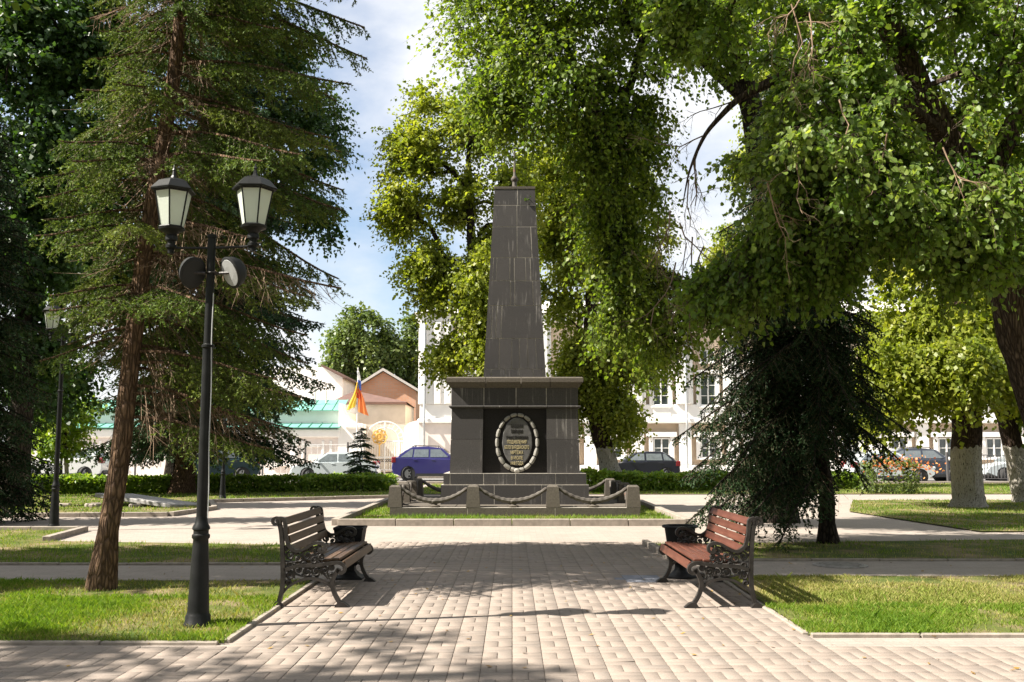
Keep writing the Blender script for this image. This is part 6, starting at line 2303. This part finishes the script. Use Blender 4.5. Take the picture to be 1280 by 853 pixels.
# birches beyond the roofs
for k, (px, yb_, cls, lab, nm) in enumerate([
    (452, 84, [cl(455, 425, 38, 46, 60, 84), cl(430, 450, 26, 34, 36, 84), cl(478, 440, 20, 30, 24, 84)], "round birch behind the roofs of the gatehouse", "birch_tree"),
    (516, 86, [cl(516, 430, 8, 42, 26, 86), cl(516, 470, 9, 30, 20, 86)], "slender poplar seen between the brick house and the white building", "poplar_tree")]):
    bx_ = (px - 640) / FPX * yb_
    broad(nm, lab, "tree", (bx_, yb_, 0), [(bx_, yb_, 0, .3), (bx_, yb_, 5, .22), (bx_, yb_, 9, .12), (bx_, yb_, 12, .05)], cls, 0.32, (M['bark_birch'], M['leaf_birch']), seed=71 + k, twigs=12, per=10, tw_len=1.6, droop=1.1, limb_r=.016, first=.3, sides=8)
# trees outside the frame on the sunny side: only their shade falls into the picture
def shade_tree(x, y, zc, rx, rz, n, seed, lab, leaf=.15, ry=None, bx=None):
    bx = x if bx is None else bx
    broad("linden_tree", lab, "tree", (bx, y, 0), [(bx, y, 0, .3), (bx, y, 2.5, .25), (bx * .7 + x * .3, y, zc * .6, .2), (x + .1, y, zc, .15), (x, y, zc + rz * .7, .06)],
          [(x, y, zc, rx, ry or rx, rz, n)], leaf, (M['bark_linden'], M['leaf_linden']), seed=seed, twigs=12, per=10, tw_len=.8, droop=.5, limb_r=.012, first=.4, sides=9, group="lindens beyond the left edge")
shade_tree(-8.8, 13.1, 9.6, 1.9, 1.6, 190, 81, "linden rooted beyond the left edge whose crown shades the middle of the square", ry=1.6, bx=-9.4)
shade_tree(-13.8, 11.7, 9.0, 3.2, 2.2, 290, 82, "linden further beyond the left edge shading the side path", ry=2.3)
shade_tree(-11.5, 4.6, 10.5, 3.4, 2.4, 24, 83, "loose crowned linden left of the viewer dappling the front paving", ry=2.2)
shade_tree(-4.3, 12.2, 12.0, 2.6, 1.7, 200, 85, "tall linden top above the leaning spruce shading the right hand path", ry=2.2, bx=-8.6)
# the rest of the park around the viewer, which closes off the low sky behind and beside the camera
shade_tree(-20.0, -14.0, 8.5, 5.2, 5.5, 260, 86, "tall park linden outside the picture", .24)
park = bpy.data.objects[[o.name for o in bpy.data.objects if o.get("label") == "tall park linden outside the picture"][0]]
park["group"] = "park lindens behind and beside the viewer"
for x_, y_, sc_ in ((-11, -17, 1.1), (-2, -14, 1.05), (7, -16, 1.15), (16, -13, 1.1), (25, -10, 1.2), (-29, -6, 1.2), (-31, 6, 1.1), (-32, 18, 1.15), (17, -2, 1.1), (20, 8, 1.05), (28, 2, 1.3), (-26, -24, 1.5), (-6, -27, 1.5), (12, -28, 1.5), (30, -24, 1.5), (26, 16, 1.1), (-38, 30, 1.2)):
    k_ = copy_tree(park)
    k_.location = (x_, y_, 0)
    k_.rotation_euler = (0, 0, random.uniform(0, 6.28))
    k_.scale = (sc_, sc_, sc_)

# --- hedges, shrubs
def leaf_mass(name, label, cat, boxes, leaf, n, mat, seed, group=None, stems=True):
    r = np.random.default_rng(seed)
    V, F, T, o = [], [], [], 0
    bx0 = boxes[0]
    root = thing(name, label, cat, (bx0[0], bx0[1], 0), 0, group)
    B = np.array([bx0[0], bx0[1], 0.])
    for cx, cy, w, d, h, ang, frac in boxes:
        m = int(n * frac)
        u = r.uniform(-1, 1, (m, 3))
        ax_ = r.integers(0, 3, m)
        for k in range(3):
            msk = ax_ == k
            u[msk, k] = np.sign(u[msk, k]) * r.uniform(.7, 1.0, msk.sum())
        pz = (u[:, 2] + 1) / 2 * h
        bump = .78 + .34 * vnoise((u[:, 0] + 3) * w, (u[:, 1] + 3) * d, 1.3, seed)
        pz *= bump
        x = u[:, 0] * w / 2 * (0.9 + .12 * r.random(m))
        y = u[:, 1] * d / 2
        p = np.stack([x * math.cos(ang) - y * math.sin(ang) + cx, x * math.sin(ang) + y * math.cos(ang) + cy, pz + .03], 1) - B
        axd = r.normal(0, .7, (m, 3)) + np.array([0, 0, .25])
        nr = np.array([0, -.3, .8]) + r.normal(0, .6, (m, 3))
        v_, f_, t_ = leaves_geo(p, axd, nr, leaf * r.uniform(.6, 1.25, m), np.clip(r.normal(.45, .25, m), 0, 1), False)
        V.append(v_); F.append(f_ + o); T.append(t_)
        o += len(v_)
    ob = link("foliage", np_mesh("foliage", np.concatenate(V), np.concatenate(F), mat, {"tint": np.concatenate(T)}), root)
    tag(ob, kind='stuff')
    if stems:
        A, E = [], []
        for cx, cy, w, d, h, ang, frac in boxes:
            for k in range(int(w * 4)):
                s = np.array([cx + r.uniform(-.48, .48) * w, cy + r.uniform(-.3, .3) * d, 0]) - B
                A.append(s); E.append(s + np.array([r.normal(0, .12), r.normal(0, .12), h * r.uniform(.6, .95)]))
        v_, f_ = segs_geo(np.array(A), np.array(E), np.full(len(A), .014), np.full(len(A), .007))
        tag(link("stems", np_mesh("stems", v_, f_, M['bark_dark']), root), kind='stuff')
    return root


hl, hr_ = G(45, 619), G(425, 615)
leaf_mass("hedge", "long bright green clipped hedge along the left lawn in front of the road", "hedge", [((hl.x + hr_.x) / 2 + .6, (hl.y + hr_.y) / 2 + .6, 12.5, 1.1, .55, math.atan2(hr_.y - hl.y, hr_.x - hl.x), 1.0)], .13, 30000, M['leaf_hedge'], 91)
leaf_mass("low_hedge", "low yellowish hedge end around the young spruce", "hedge", [(P(455, 610, 41).x, 41.0, 2.6, 1.0, .5, 0, .5), (P(420, 610, 40.3).x, 40.3, 1.6, .8, .35, 0, .3)], .12, 7000, M['leaf_hedge'], 92)
leaf_mass("hedge", "dark green hedge behind the monument in front of the black hatchback", "hedge", [(P(830, 612, 38).x, 38.4, 5.2, 1.1, .62, 0, 1.0)], .13, 15000, M['leaf_hedge'], 93)
leaf_mass("shrub", "bright green shrub between the pedestal and the whitewashed leaning trunk", "shrub", [(P(742, 610, 36.6).x, 36.6, 0.9, .8, .8, 0, 1.0)], .13, 3000, M['leaf_hedge'], 94)
leaf_mass("hedge", "long shaded hedge running behind the dark spruce to the right", "hedge", [(P(960, 608, 40).x, 40.0, 7.0, 1.1, .6, 0, 1.0)], .13, 14000, M['leaf_hedge'], 95)
sh_ = leaf_mass("flowering_shrub", "loose shrub with orange blooms beside the dark grey SUV", "shrub", [(P(1112, 600, 36).x, 36.0, 1.9, 1.0, 1.15, 0, 1.0)], .10, 1800, M['leaf_birch'], 96)
r = np.random.default_rng(5)
m = 420
u = r.normal(0, 1, (m, 3)) * np.array([.45, .25, .16]) + np.array([0, -.1, 1.05])
u[: m // 3] += np.array([1.0, 0, -.05])
v_, f_, t_ = leaves_geo(u, r.normal(0, 1, (m, 3)), r.normal(0, 1, (m, 3)), .10 * r.uniform(.6, 1.2, m), r.random(m), False)
tag(link("blooms", np_mesh("blooms", v_, f_, M['leaf_orange'], {"tint": t_}), sh_), kind='stuff')
